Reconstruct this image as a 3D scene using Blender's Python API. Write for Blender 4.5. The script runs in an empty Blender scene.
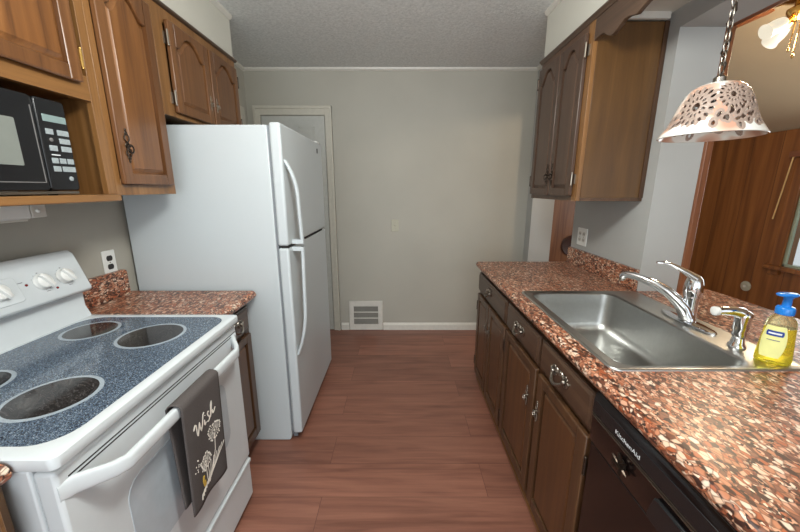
import bpy, bmesh, math, random
from mathutils import Vector, Matrix
random.seed(7)
C = bpy.context.scene.collection
PI = math.pi
S = bpy.context.scene

# ------------------------------------------------------------------ camera
cam_d = bpy.data.cameras.new('camera')
cam = bpy.data.objects.new('camera', cam_d); C.objects.link(cam)
cam.location = (0, 0, 1.426)
cam.rotation_euler = (math.radians(90 - 12.926), 0, 0)
cam_d.sensor_width = 36.0
cam_d.lens = 339.4 / 800 * 36.0
cam_d.clip_start = 0.02
S.camera = cam

# ------------------------------------------------------------------ world, lights, exposure
world = bpy.data.worlds.new('world'); S.world = world
world.use_nodes = True
wn = world.node_tree.nodes; bg = wn['Background']
bg.inputs[0].default_value = (0.86, 0.94, 1.0, 1)
bg.inputs[1].default_value = 1.25

def light(name, kind, loc, energy, col=(1, 1, 1), size=0.2, rot=(0, 0, 0), size_y=None):
    d = bpy.data.lights.new(name, kind); d.energy = energy; d.color = col
    if kind == 'AREA':
        d.size = size
        if size_y: d.shape = 'RECTANGLE'; d.size_y = size_y
    else:
        d.shadow_soft_size = size
    o = bpy.data.objects.new(name, d); C.objects.link(o)
    o.location = loc; o.rotation_euler = rot
    return o
light('assumed_kitchen_light', 'POINT', (0.0, 0.70, 2.12), 50, (0.98, 1.0, 0.96), 0.14)  # assumed overhead light, unseen and without a fixture, placed to brighten the room
light('added_rear_fill', 'AREA', (-0.1, -1.95, 1.2), 34, (0.90, 0.96, 1.0), 2.2, (PI / 2, 0, 0), 2.2)  # fill added behind the camera for assumed daylight; no window stands there
light('fan_bulbs', 'POINT', (2.14, 2.04, 2.20), 26, (1.0, 0.80, 0.55), 0.10)
light('dining_window_daylight', 'AREA', (3.5, 2.5, 1.2), 10, (0.95, 1.0, 1.0), 1.0, (0, PI / 2, 0), 0.8)
S.view_settings.view_transform = 'Standard'
S.view_settings.look = 'None'
S.view_settings.exposure = 0.34
S.view_settings.gamma = 1.0
S.view_settings.use_curve_mapping = False

# ------------------------------------------------------------------ materials
def lin(c):
    c /= 255.0
    return c / 12.92 if c <= 0.04045 else ((c + 0.055) / 1.055) ** 2.4
def rgb(r, g, b): return (lin(r), lin(g), lin(b), 1.0)

def new_mat(name):
    m = bpy.data.materials.new(name); m.use_nodes = True
    nt = m.node_tree; b = nt.nodes['Principled BSDF']
    return m, nt, b
def nd(nt, t, **kw):
    n = nt.nodes.new(t)
    for k, v in kw.items(): setattr(n, k, v)
    return n
def lk(nt, a, ai, b, bi): nt.links.new(a.outputs[ai], b.inputs[bi])
def coords(nt, scale=(1, 1, 1), rot=(0, 0, 0)):
    tc = nd(nt, 'ShaderNodeTexCoord'); mp = nd(nt, 'ShaderNodeMapping')
    mp.inputs['Scale'].default_value = scale; mp.inputs['Rotation'].default_value = rot
    lk(nt, tc, 'Object', mp, 'Vector'); return mp
def ramp(nt, stops, interp='LINEAR'):
    r = nd(nt, 'ShaderNodeValToRGB'); r.color_ramp.interpolation = interp
    e = r.color_ramp.elements
    while len(e) > 1: e.remove(e[0])
    e[0].position, e[0].color = stops[0]
    for p, c in stops[1:]:
        x = e.new(p); x.color = c
    return r
def bump(nt, b, src, out, strength=0.2, dist=0.002):
    bp = nd(nt, 'ShaderNodeBump'); bp.inputs['Strength'].default_value = strength; bp.inputs['Distance'].default_value = dist
    lk(nt, src, out, bp, 'Height'); lk(nt, bp, 'Normal', b, 'Normal')

def plain(name, col, rough=0.5, metal=0.0, spec=None, coat=0, trans=0, emit=None, es=0, var=0.04, vs=30.0, ior=None, alpha=1):
    m, nt, b = new_mat(name)
    b.inputs['Roughness'].default_value = rough; b.inputs['Metallic'].default_value = metal
    if spec is not None: b.inputs['Specular IOR Level'].default_value = spec
    if coat: b.inputs['Coat Weight'].default_value = coat; b.inputs['Coat Roughness'].default_value = 0.08
    if trans: b.inputs['Transmission Weight'].default_value = trans
    if ior: b.inputs['IOR'].default_value = ior
    if emit: b.inputs['Emission Color'].default_value = emit; b.inputs['Emission Strength'].default_value = es
    b.inputs['Alpha'].default_value = alpha
    mp = coords(nt); n = nd(nt, 'ShaderNodeTexNoise'); n.inputs['Scale'].default_value = vs; n.inputs['Detail'].default_value = 3
    lk(nt, mp, 0, n, 'Vector')
    lo = tuple(c * (1 - var) for c in col[:3]) + (1,); hi = tuple(min(1, c * (1 + var)) for c in col[:3]) + (1,)
    r = ramp(nt, [(0.3, lo), (0.7, hi)]); lk(nt, n, 'Fac', r, 'Fac'); lk(nt, r, 'Color', b, 'Base Color')
    return m

def wall_paint(name, col, bs=0.12):
    m, nt, b = new_mat(name)
    b.inputs['Roughness'].default_value = 0.6
    mp = coords(nt); n = nd(nt, 'ShaderNodeTexNoise'); n.inputs['Scale'].default_value = 2.5; n.inputs['Detail'].default_value = 4
    lk(nt, mp, 0, n, 'Vector')
    lo = tuple(c * 0.96 for c in col[:3]) + (1,); hi = tuple(c * 1.03 for c in col[:3]) + (1,)
    r = ramp(nt, [(0.3, lo), (0.7, hi)]); lk(nt, n, 'Fac', r, 'Fac'); lk(nt, r, 'Color', b, 'Base Color')
    n2 = nd(nt, 'ShaderNodeTexNoise'); n2.inputs['Scale'].default_value = 180; lk(nt, mp, 0, n2, 'Vector')
    bump(nt, b, n2, 'Fac', bs, 0.001)
    return m

def wood(name, dark, mid, light_, axis='z', rough=0.38, fine=55.0, knots=True, coat=0.15):
    """straight-grained varnished wood, grain along the given object axis"""
    m, nt, b = new_mat(name)
    long_, cross = 1.6, fine
    sc = {'x': (long_, cross, cross), 'y': (cross, long_, cross), 'z': (cross, cross, long_)}[axis]
    mp = coords(nt, sc)
    n = nd(nt, 'ShaderNodeTexNoise'); n.inputs['Scale'].default_value = 1.0; n.inputs['Detail'].default_value = 6; n.inputs['Roughness'].default_value = 0.65
    n.inputs['Distortion'].default_value = 0.6
    lk(nt, mp, 0, n, 'Vector')
    sc2 = tuple(s * 0.16 for s in sc)
    mp2 = coords(nt, sc2); n2 = nd(nt, 'ShaderNodeTexNoise'); n2.inputs['Scale'].default_value = 1.0; n2.inputs['Detail'].default_value = 3; n2.inputs['Distortion'].default_value = 1.2
    lk(nt, mp2, 0, n2, 'Vector')
    mx = nd(nt, 'ShaderNodeMath', operation='MULTIPLY_ADD'); mx.inputs[1].default_value = 0.55
    m2 = nd(nt, 'ShaderNodeMath', operation='MULTIPLY'); m2.inputs[1].default_value = 0.45
    lk(nt, n2, 'Fac', m2, 0); lk(nt, n, 'Fac', mx, 0); lk(nt, m2, 0, mx, 2)
    r = ramp(nt, [(0.30, dark), (0.50, mid), (0.70, light_)])
    lk(nt, mx, 0, r, 'Fac'); lk(nt, r, 'Color', b, 'Base Color')
    b.inputs['Roughness'].default_value = rough
    b.inputs['Coat Weight'].default_value = coat; b.inputs['Coat Roughness'].default_value = 0.25
    bump(nt, b, n, 'Fac', 0.12, 0.001)
    return m

M = {}
M['wall'] = wall_paint('grey_wall_paint', rgb(170, 166, 155))
M['wall_r'] = wall_paint('pale_grey_wall_paint', rgb(170, 170, 167))
M['white_wall'] = wall_paint('white_wall_paint', rgb(206, 188, 168))
M['soffit'] = wall_paint('soffit_paint', rgb(200, 197, 186))
M['dining'] = wall_paint('dining_plaster', rgb(188, 170, 142))
M['trim'] = plain('white_trim_paint', rgb(205, 201, 192), 0.4)
M['cream_trim'] = plain('door_trim_paint', rgb(190, 185, 172), 0.4)
M['door'] = plain('door_paint', rgb(178, 178, 172), 0.4)
M['enamel'] = plain('white_enamel', rgb(206, 211, 213), 0.22, var=0.01)
M['fridge'] = plain('fridge_white', rgb(188, 194, 196), 0.32, var=0.015, vs=400)
M['gasket'] = plain('grey_gasket', rgb(120, 124, 128), 0.6)
M['white_plastic'] = plain('white_plastic', rgb(228, 228, 224), 0.3, var=0.01)
M['greyprint'] = plain('grey_print', rgb(120, 122, 126), 0.5)
M['black_slot'] = plain('black_slot', rgb(38, 34, 32), 0.5)
M['black'] = plain('black_plastic', rgb(26, 27, 29), 0.25, var=0.1)
M['black_gloss'] = plain('black_gloss', rgb(24, 16, 15), 0.14, var=0.1)
M['dark_gap'] = plain('dark_gap', rgb(30, 26, 24), 0.8)
M['mw_window'] = plain('microwave_window_glass', rgb(122, 126, 120), 0.15)
M['mw_grey'] = plain('grey_buttons', rgb(150, 158, 160), 0.4, vs=200, var=0.15)
M['mw_line'] = plain('grey_seam', rgb(112, 110, 108), 0.4)
M['mw_disp'] = plain('display_glass', rgb(128, 146, 144), 0.15)
M['ovenglass'] = plain('oven_window_grey', rgb(178, 186, 192), 0.12)
M['chrome'] = plain('chrome', rgb(225, 226, 228), 0.08, 1.0, var=0.01)
M['brass'] = plain('brass', rgb(205, 165, 95), 0.22, 1.0)
M['pewter'] = plain('antique_pewter', rgb(150, 142, 132), 0.3, 1.0, var=0.3, vs=300)
M['dark_bronze'] = plain('dark_bronze', rgb(70, 60, 52), 0.35, 0.9, var=0.3, vs=300)
M['nickel'] = plain('nickel_hinge', rgb(150, 142, 130), 0.38, 1.0)
M['steel'] = plain('brushed_steel', rgb(188, 188, 185), 0.33, 1.0, var=0.03, vs=60)
M['towel'] = plain('charcoal_towel', rgb(88, 82, 80), 0.95, spec=0.1, var=0.15, vs=500)
M['towel_print'] = plain('cream_print', rgb(228, 220, 208), 0.9)
M['towel_yellow'] = plain('yellow_print', rgb(206, 170, 70), 0.9)
M['red_lamp'] = plain('red_indicator', rgb(120, 22, 26), 0.25)
M['blue_pump'] = plain('blue_pump_plastic', rgb(30, 120, 205), 0.25)
M['label'] = plain('soap_label', rgb(226, 224, 150), 0.5)
M['label_blue'] = plain('soap_label_blue', rgb(28, 60, 140), 0.5)
M['white'] = plain('white_lettering', rgb(220, 222, 224), 0.5)
M['plaque'] = plain('dark_round_plaque', rgb(60, 34, 24), 0.4, var=0.2)
M['bulbglass'] = plain('frosted_lit_glass', rgb(40, 40, 44), 0.4, emit=(1.0, 0.90, 0.70, 1), es=0.66)
M['grille_dark'] = plain('vent_dark', rgb(150, 146, 138), 0.7)
M['switch'] = plain('almond_switch', rgb(172, 168, 148), 0.4)
M['lawn'] = plain('lawn', rgb(120, 140, 84), 0.9, var=0.3, vs=8)
M['road'] = plain('road', rgb(190, 190, 188), 0.9)
M['win_metal'] = plain('green_grey_window_metal', rgb(150, 160, 140), 0.4)
M['cord'] = plain('tan_cord', rgb(200, 165, 110), 0.7)

# glass
m, nt, b = new_mat('window_glass'); b.inputs['Transmission Weight'].default_value = 1; b.inputs['Roughness'].default_value = 0.0; b.inputs['IOR'].default_value = 1.05
M['glass'] = m
m, nt, b = new_mat('soap_bottle_plastic'); b.inputs['Transmission Weight'].default_value = 0.75; b.inputs['Roughness'].default_value = 0.06; b.inputs['IOR'].default_value = 1.2
b.inputs['Base Color'].default_value = rgb(252, 238, 80)
M['soap'] = m
m, nt, b = new_mat('clear_plastic'); b.inputs['Transmission Weight'].default_value = 0.9; b.inputs['Roughness'].default_value = 0.08; b.inputs['IOR'].default_value = 1.2
b.inputs['Base Color'].default_value = rgb(240, 236, 190)
M['clear'] = m

# woods
M['frame_wood'] = wood('golden_face_frame_wood', rgb(94, 61, 31), rgb(127, 88, 48), rgb(148, 107, 65))
M['frame_wood_h'] = wood('golden_face_frame_wood_crosswise', rgb(94, 61, 31), rgb(127, 88, 48), rgb(148, 107, 65), 'y')
M['door_wood'] = wood('walnut_door_wood', rgb(72, 44, 23), rgb(102, 65, 35), rgb(124, 83, 48))
M['walnut'] = wood('shaded_walnut_upper_door_wood', rgb(58, 42, 32), rgb(76, 55, 42), rgb(92, 69, 54))  # door wood darkened: shade on the right upper doors is in the colour
M['walnut_frame'] = wood('shaded_walnut_frame_wood', rgb(66, 46, 33), rgb(86, 61, 44), rgb(104, 76, 56))  # right face frame, with its shade mixed into the colour
M['panel_wood'] = wood('walnut_panel_wood', rgb(80, 48, 23), rgb(118, 75, 37), rgb(144, 97, 53), fine=34)
M['end_wood'] = wood('cabinet_end_wood', rgb(72, 47, 20), rgb(88, 59, 26), rgb(103, 71, 34), fine=26)
M['base_wood'] = wood('shaded_walnut_door_wood', rgb(54, 36, 22), rgb(77, 51, 31), rgb(96, 67, 42))  # door wood again, darkened for the weaker light on the base cabinets
M['base_panel'] = wood('shaded_walnut_panel_wood', rgb(58, 36, 20), rgb(86, 54, 29), rgb(106, 70, 39), fine=34)  # base door panels, same shade in the colour
M['base_wood_h'] = wood('shaded_walnut_drawer_wood', rgb(54, 38, 28), rgb(74, 53, 39), rgb(94, 70, 52), 'y')  # base drawer fronts, same shade in the colour
M['mould'] = wood('dark_moulding_wood', rgb(56, 41, 31), rgb(76, 57, 44), rgb(92, 71, 55), 'y')
M['casing'] = wood('red_oak_casing', rgb(98, 58, 34), rgb(128, 78, 48), rgb(148, 98, 62))
M['casing_h'] = wood('red_oak_casing_crosswise', rgb(98, 58, 34), rgb(128, 78, 48), rgb(148, 98, 62), 'y')

def panelling(name, axis, dark, mid, light_):
    m, nt, b = new_mat(name)
    sc = (16, 16, 0.9)
    mp = coords(nt, sc); n = nd(nt, 'ShaderNodeTexNoise'); n.inputs['Scale'].default_value = 1; n.inputs['Detail'].default_value = 6; n.inputs['Distortion'].default_value = 0.8
    lk(nt, mp, 0, n, 'Vector')
    r = ramp(nt, [(0.3, dark), (0.5, mid), (0.72, light_)]); lk(nt, n, 'Fac', r, 'Fac')
    tc = nd(nt, 'ShaderNodeTexCoord'); sx = nd(nt, 'ShaderNodeSeparateXYZ'); lk(nt, tc, 'Object', sx, 0)
    mul = nd(nt, 'ShaderNodeMath', operation='MULTIPLY'); mul.inputs[1].default_value = 1 / 0.28; lk(nt, sx, axis, mul, 0)
    fr = nd(nt, 'ShaderNodeMath', operation='FRACT'); lk(nt, mul, 0, fr, 0)
    gt = nd(nt, 'ShaderNodeMath', operation='GREATER_THAN'); gt.inputs[1].default_value = 0.022; lk(nt, fr, 0, gt, 0)
    mx = nd(nt, 'ShaderNodeMixRGB'); mx.inputs[1].default_value = tuple(c * 0.72 for c in dark[:3]) + (1,)
    lk(nt, gt, 0, mx, 0); lk(nt, r, 'Color', mx, 2); lk(nt, mx, 0, b, 'Base Color')
    b.inputs['Roughness'].default_value = 0.35
    bump(nt, b, gt, 0, 0.3, 0.003)
    return m
M['panelling'] = panelling('brown_wood_panelling', 'Y', rgb(104, 62, 28), rgb(130, 80, 38), rgb(148, 96, 48))
M['panelling_far'] = panelling('brown_wood_panelling_far', 'X', rgb(96, 60, 38), rgb(122, 80, 52), rgb(142, 98, 64))

def granite():
    """pressed pebble-chip laminate: small elongated chips in rust, orange, pink and cream with dark gaps"""
    m, nt, b = new_mat('pebble_chip_laminate')
    tc = nd(nt, 'ShaderNodeTexCoord')
    def layer(scale, seed, stretch):
        no = nd(nt, 'ShaderNodeTexNoise'); no.inputs['Scale'].default_value = 40; no.inputs['Detail'].default_value = 1
        lk(nt, tc, 'Object', no, 'Vector')
        ad = nd(nt, 'ShaderNodeVectorMath', operation='MULTIPLY_ADD'); ad.inputs[1].default_value = (0.012, 0.012, 0.012)
        lk(nt, no, 'Color', ad, 0); lk(nt, tc, 'Object', ad, 2)
        mp = nd(nt, 'ShaderNodeMapping'); mp.inputs['Location'].default_value = (seed, seed * 1.7, seed * 0.6)
        mp.inputs['Rotation'].default_value = (0.25, 0.2, -0.75 + seed * 0.2)
        mp.inputs['Scale'].default_value = (1.0, stretch, 1.15)
        lk(nt, ad, 0, mp, 'Vector')
        v = nd(nt, 'ShaderNodeTexVoronoi'); v.inputs['Scale'].default_value = scale; lk(nt, mp, 0, v, 'Vector')
        e = nd(nt, 'ShaderNodeTexVoronoi', feature='DISTANCE_TO_EDGE'); e.inputs['Scale'].default_value = scale; lk(nt, mp, 0, e, 'Vector')
        s = nd(nt, 'ShaderNodeSeparateColor'); lk(nt, v, 'Color', s, 0)
        return s, e
    s1, e1 = layer(112, 0.3, 0.55)
    r1 = ramp(nt, [(0.0, rgb(58, 32, 24)), (0.12, rgb(104, 60, 42)), (0.24, rgb(164, 88, 54)), (0.36, rgb(184, 122, 90)), (0.50, rgb(204, 152, 124)),
                   (0.64, rgb(168, 108, 78)), (0.74, rgb(224, 184, 156)), (0.84, rgb(130, 84, 66)), (0.92, rgb(224, 200, 178))], 'CONSTANT'); lk(nt, s1, 0, r1, 'Fac')
    s2, e2 = layer(190, 2.1, 0.7)
    r2 = ramp(nt, [(0, rgb(44, 26, 20)), (0.28, rgb(116, 60, 40)), (0.48, rgb(176, 106, 74)), (0.70, rgb(206, 156, 126)), (0.90, rgb(228, 202, 178))], 'CONSTANT'); lk(nt, s2, 0, r2, 'Fac')
    pick = nd(nt, 'ShaderNodeMath', operation='GREATER_THAN'); pick.inputs[1].default_value = 0.6; lk(nt, s1, 1, pick, 0)
    mx = nd(nt, 'ShaderNodeMixRGB'); lk(nt, pick, 0, mx, 0); lk(nt, r1, 'Color', mx, 1); lk(nt, r2, 'Color', mx, 2)
    er = ramp(nt, [(0.0, (1, 1, 1, 1)), (0.05, (0.75, 0.75, 0.75, 1)), (0.16, (0, 0, 0, 1))]); lk(nt, e1, 'Distance', er, 'Fac')
    ef = nd(nt, 'ShaderNodeMath', operation='MULTIPLY'); ef.inputs[1].default_value = 0.68; lk(nt, er, 'Color', ef, 0)
    mx2 = nd(nt, 'ShaderNodeMixRGB'); mx2.inputs[2].default_value = rgb(64, 38, 28); lk(nt, ef, 0, mx2, 0); lk(nt, mx, 0, mx2, 1)
    lk(nt, mx2, 0, b, 'Base Color')
    b.inputs['Roughness'].default_value = 0.34
    return m
M['granite'] = granite()

def speckle():
    m, nt, b = new_mat('speckled_blue_ceramic_glass')
    mp = coords(nt); v = nd(nt, 'ShaderNodeTexVoronoi'); v.inputs['Scale'].default_value = 520; lk(nt, mp, 0, v, 'Vector')
    s = nd(nt, 'ShaderNodeSeparateColor'); lk(nt, v, 'Color', s, 0)
    r = ramp(nt, [(0, rgb(36, 44, 58)), (0.25, rgb(66, 78, 94)), (0.5, rgb(88, 102, 118)), (0.78, rgb(116, 130, 144)), (0.95, rgb(150, 162, 172))], 'CONSTANT')
    lk(nt, s, 0, r, 'Fac'); lk(nt, r, 'Color', b, 'Base Color'); b.inputs['Roughness'].default_value = 0.08
    return m
M['ceran'] = speckle()
def speckle2():
    m, nt, b = new_mat('black_burner_glass')
    mp = coords(nt); v = nd(nt, 'ShaderNodeTexVoronoi'); v.inputs['Scale'].default_value = 460; lk(nt, mp, 0, v, 'Vector')
    s = nd(nt, 'ShaderNodeSeparateColor'); lk(nt, v, 'Color', s, 0)
    r = ramp(nt, [(0, rgb(24, 22, 22)), (0.6, rgb(44, 40, 40)), (0.85, rgb(84, 80, 80))], 'CONSTANT')
    lk(nt, s, 0, r, 'Fac'); lk(nt, r, 'Color', b, 'Base Color'); b.inputs['Roughness'].default_value = 0.08
    return m
M['burner'] = speckle2()
M['burner_ring'] = plain('pale_burner_ring', rgb(156, 166, 174), 0.15, vs=500, var=0.2)

def floor_mat():
    m, nt, b = new_mat('reddish_laminate_planks')
    tc = nd(nt, 'ShaderNodeTexCoord'); mp = nd(nt, 'ShaderNodeMapping'); mp.inputs['Location'].default_value = (0.37, -0.122, 0)
    lk(nt, tc, 'Object', mp, 'Vector')
    br = nd(nt, 'ShaderNodeTexBrick'); br.offset = 0.37; br.inputs['Scale'].default_value = 1
    br.inputs['Brick Width'].default_value = 1.25; br.inputs['Row Height'].default_value = 0.2
    br.inputs['Mortar Size'].default_value = 0.0012; br.inputs['Mortar Smooth'].default_value = 0.0
    br.inputs['Color1'].default_value = (0, 0, 0, 1); br.inputs['Color2'].default_value = (1, 1, 1, 1); br.inputs['Mortar'].default_value = (0.2, 0.2, 0.2, 1)
    lk(nt, mp, 0, br, 'Vector')
    # per-plank shift of the grain
    ad = nd(nt, 'ShaderNodeVectorMath', operation='MULTIPLY_ADD'); ad.inputs[1].default_value = (7, 3, 5)
    lk(nt, br, 'Color', ad, 0); lk(nt, tc, 'Object', ad, 2)
    mp2 = nd(nt, 'ShaderNodeMapping'); mp2.inputs['Scale'].default_value = (2.4, 46, 1); lk(nt, ad, 0, mp2, 'Vector')
    n = nd(nt, 'ShaderNodeTexNoise'); n.inputs['Scale'].default_value = 1; n.inputs['Detail'].default_value = 7; n.inputs['Roughness'].default_value = 0.62; n.inputs['Distortion'].default_value = 0.7
    lk(nt, mp2, 0, n, 'Vector')
    mp3 = nd(nt, 'ShaderNodeMapping'); mp3.inputs['Scale'].default_value = (1.1, 9, 1); lk(nt, ad, 0, mp3, 'Vector')
    n3 = nd(nt, 'ShaderNodeTexNoise'); n3.inputs['Scale'].default_value = 1; n3.inputs['Detail'].default_value = 2; n3.inputs['Distortion'].default_value = 2.0
    lk(nt, mp3, 0, n3, 'Vector')
    a = nd(nt, 'ShaderNodeMath', operation='MULTIPLY'); a.inputs[1].default_value = 0.5; lk(nt, n, 'Fac', a, 0)
    a2 = nd(nt, 'ShaderNodeMath', operation='MULTIPLY_ADD'); a2.inputs[1].default_value = 0.5; lk(nt, n3, 'Fac', a2, 0); lk(nt, a, 0, a2, 2)
    r = ramp(nt, [(0.3, rgb(112, 72, 58)), (0.5, rgb(142, 95, 78)), (0.7, rgb(160, 110, 91))]); lk(nt, a2, 0, r, 'Fac')
    hv = nd(nt, 'ShaderNodeMixRGB', blend_type='MULTIPLY'); hv.inputs[0].default_value = 1
    tint = ramp(nt, [(0, (0.80, 0.78, 0.78, 1)), (1, (1.06, 1.04, 1.03, 1))]); lk(nt, br, 'Color', tint, 'Fac')
    lk(nt, r, 'Color', hv, 1); lk(nt, tint, 'Color', hv, 2)
    mm = nd(nt, 'ShaderNodeMixRGB'); mm.inputs[2].default_value = rgb(60, 34, 26)
    mf = nd(nt, 'ShaderNodeMath', operation='MULTIPLY'); mf.inputs[1].default_value = 0.6; lk(nt, br, 'Fac', mf, 0)
    lk(nt, mf, 0, mm, 0); lk(nt, hv, 0, mm, 1); lk(nt, mm, 0, b, 'Base Color')
    b.inputs['Roughness'].default_value = 0.36
    bump(nt, b, n, 'Fac', 0.08, 0.001)
    return m
M['floor'] = floor_mat()

def ceiling_mat():
    m, nt, b = new_mat('textured_ceiling_tile')
    tc = nd(nt, 'ShaderNodeTexCoord')
    n = nd(nt, 'ShaderNodeTexNoise'); n.inputs['Scale'].default_value = 55; n.inputs['Detail'].default_value = 5; n.inputs['Roughness'].default_value = 0.7
    lk(nt, tc, 'Object', n, 'Vector')
    r = ramp(nt, [(0.32, rgb(198, 200, 198)), (0.66, rgb(226, 227, 225))]); lk(nt, n, 'Fac', r, 'Fac')
    sx = nd(nt, 'ShaderNodeSeparateXYZ'); lk(nt, tc, 'Object', sx, 0)
    mu = nd(nt, 'ShaderNodeMath', operation='MULTIPLY_ADD'); mu.inputs[1].default_value = 1 / 0.3; mu.inputs[2].default_value = -0.13 + 10; lk(nt, sx, 'Y', mu, 0)
    fr = nd(nt, 'ShaderNodeMath', operation='FRACT'); lk(nt, mu, 0, fr, 0)
    ls = nd(nt, 'ShaderNodeMath', operation='LESS_THAN'); ls.inputs[1].default_value = 0.016; lk(nt, fr, 0, ls, 0)
    lf = nd(nt, 'ShaderNodeMath', operation='MULTIPLY'); lf.inputs[1].default_value = 0.5; lk(nt, ls, 0, lf, 0)
    mx = nd(nt, 'ShaderNodeMixRGB'); mx.inputs[2].default_value = rgb(206, 205, 200); lk(nt, lf, 0, mx, 0); lk(nt, r, 'Color', mx, 1)
    lk(nt, mx, 0, b, 'Base Color'); b.inputs['Roughness'].default_value = 0.85
    bump(nt, b, n, 'Fac', 0.9, 0.006)
    return m
M['ceiling'] = ceiling_mat()

def glaze():
    m, nt, b = new_mat('pink_white_glazed_ceramic')
    mp = coords(nt); n = nd(nt, 'ShaderNodeTexNoise'); n.inputs['Scale'].default_value = 9; n.inputs['Detail'].default_value = 1.5
    lk(nt, mp, 0, n, 'Vector')
    r = ramp(nt, [(0.38, rgb(196, 150, 128)), (0.46, rgb(214, 186, 168)), (0.5, rgb(230, 228, 220)), (0.7, rgb(236, 236, 230))]); lk(nt, n, 'Fac', r, 'Fac'); lk(nt, r, 'Color', b, 'Base Color')
    b.inputs['Roughness'].default_value = 0.18
    return m
M['glaze'] = glaze()
M['bisque'] = plain('taupe_ceramic', rgb(156, 136, 124), 0.35, var=0.12, vs=60)

# ------------------------------------------------------------------ mesh builder
class MB:
    def __init__(s): s.v = []; s.f = []; s.mi = []; s.m = 0
    def add(s, vs, fs):
        o = len(s.v); s.v += [tuple(p) for p in vs]
        for f in fs: s.f.append([i + o for i in f]); s.mi.append(s.m)
        return s
    def box(s, x0, x1, y0, y1, z0, z1):
        return s.add([(x0, y0, z0), (x1, y0, z0), (x1, y1, z0), (x0, y1, z0), (x0, y0, z1), (x1, y0, z1), (x1, y1, z1), (x0, y1, z1)],
                     [(0, 3, 2, 1), (4, 5, 6, 7), (0, 1, 5, 4), (1, 2, 6, 5), (2, 3, 7, 6), (3, 0, 4, 7)])
    def prism(s, poly, axis, c0, c1):
        def P(a, b, c): return {'x': (c, a, b), 'y': (a, c, b), 'z': (a, b, c)}[axis]
        n = len(poly)
        vs = [P(a, b, c0) for a, b in poly] + [P(a, b, c1) for a, b in poly]
        fs = [list(range(n))[::-1], list(range(n, 2 * n))] + [(i, (i + 1) % n, n + (i + 1) % n, n + i) for i in range(n)]
        return s.add(vs, fs)
    def loft(s, rings, cap0=True, cap1=True):
        n = len(rings[0]); vs = [p for r in rings for p in r]; fs = []
        for k in range(len(rings) - 1):
            for i in range(n):
                j = (i + 1) % n
                fs.append((k * n + i, k * n + j, (k + 1) * n + j, (k + 1) * n + i))
        if cap0: fs.append(list(range(n))[::-1])
        if cap1: fs.append([(len(rings) - 1) * n + i for i in range(n)])
        return s.add(vs, fs)
    def tube(s, path, r, n=10, closed=False, flat=1.0, up=(0, 0, 1), caps=True):
        path = [Vector(p) for p in path]; N = len(path)
        rs = r if isinstance(r, (list, tuple)) else [r] * N
        rings = []; prev = None
        for k in range(N):
            if closed: t = path[(k + 1) % N] - path[k - 1]
            else: t = path[min(k + 1, N - 1)] - path[max(k - 1, 0)]
            t.normalize()
            if prev is None:
                u = Vector(up)
                if abs(u.dot(t)) > 0.95: u = Vector((1, 0, 0)) if abs(t.x) < 0.9 else Vector((0, 1, 0))
                a = (u - t * u.dot(t)).normalized()
            else:
                a = (prev - t * prev.dot(t)).normalized()
            prev = a; bb = t.cross(a)
            rings.append([tuple(path[k] + a * (math.cos(2 * PI * i / n) * rs[k] * flat) + bb * (math.sin(2 * PI * i / n) * rs[k])) for i in range(n)])
        if closed: rings.append(rings[0])
        return s.loft(rings, caps and not closed, caps and not closed)
    def lathe(s, prof, c, n=32, axis='z', cap0=True, cap1=True):
        cx, cy, cz = c; rings = []
        for r, h in prof:
            ring = []
            for i in range(n):
                a = 2 * PI * i / n; p, q = r * math.cos(a), r * math.sin(a)
                ring.append({'z': (cx + p, cy + q, cz + h), 'x': (cx + h, cy + p, cz + q), 'y': (cx + q, cy + h, cz + p)}[axis])
            rings.append(ring)
        return s.loft(rings, cap0, cap1)
    def ball(s, c, rx, ry=None, rz=None, n=14, k=8):
        ry = ry or rx; rz = rz or rx
        rings = []
        for j in range(k + 1):
            t = PI * (0.02 + 0.96 * j / k); rings.append([(c[0] + rx * math.sin(t) * math.cos(2 * PI * i / n), c[1] + ry * math.sin(t) * math.sin(2 * PI * i / n), c[2] - rz * math.cos(t)) for i in range(n)])
        return s.loft(rings)
    def build(s, name, mat, parent=None, bevel=0.0, seg=2, smooth=40, loc=None):
        me = bpy.data.meshes.new(name)
        L = root_loc(parent) if parent is not None else Vector(loc or (0, 0, 0))
        me.from_pydata([(x - L.x, y - L.y, z - L.z) for x, y, z in s.v], [], s.f)
        mats = mat if isinstance(mat, (list, tuple)) else [mat]
        for mm in mats: me.materials.append(M[mm] if isinstance(mm, str) else mm)
        for p, i in zip(me.polygons, s.mi): p.material_index = i
        bm = bmesh.new(); bm.from_mesh(me); bmesh.ops.remove_doubles(bm, verts=bm.verts, dist=1e-6)
        bmesh.ops.recalc_face_normals(bm, faces=bm.faces); bm.to_mesh(me); bm.free()
        if smooth:
            for p in me.polygons: p.use_smooth = True
            me.set_sharp_from_angle(angle=math.radians(smooth))
        o = bpy.data.objects.new(name, me); C.objects.link(o)
        if parent is not None: o.parent = parent
        else: o.location = L
        if bevel:
            md = o.modifiers.new('bevel', 'BEVEL'); md.width = bevel; md.segments = seg; md.limit_method = 'ANGLE'; md.angle_limit = math.radians(40)
            md.harden_normals = False
        return o
def root_loc(o):
    while o.parent is not None: o = o.parent
    return o.location
def B(): return MB()
def tag(o, label, cat, group=None):
    o['label'] = label; o['category'] = cat; o['kind'] = 'thing'
    if group: o['group'] = group
    return o
def thing(name, loc, label, cat, group=None):
    o = bpy.data.objects.new(name, None); C.objects.link(o); o.location = loc; o.empty_display_size = 0.05
    return tag(o, label, cat, group)
def struct(name, mb, mat, label=None, **kw):
    o = mb.build(name, mat, **kw); o['kind'] = 'structure'
    if label: o['label'] = label
    return o
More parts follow.
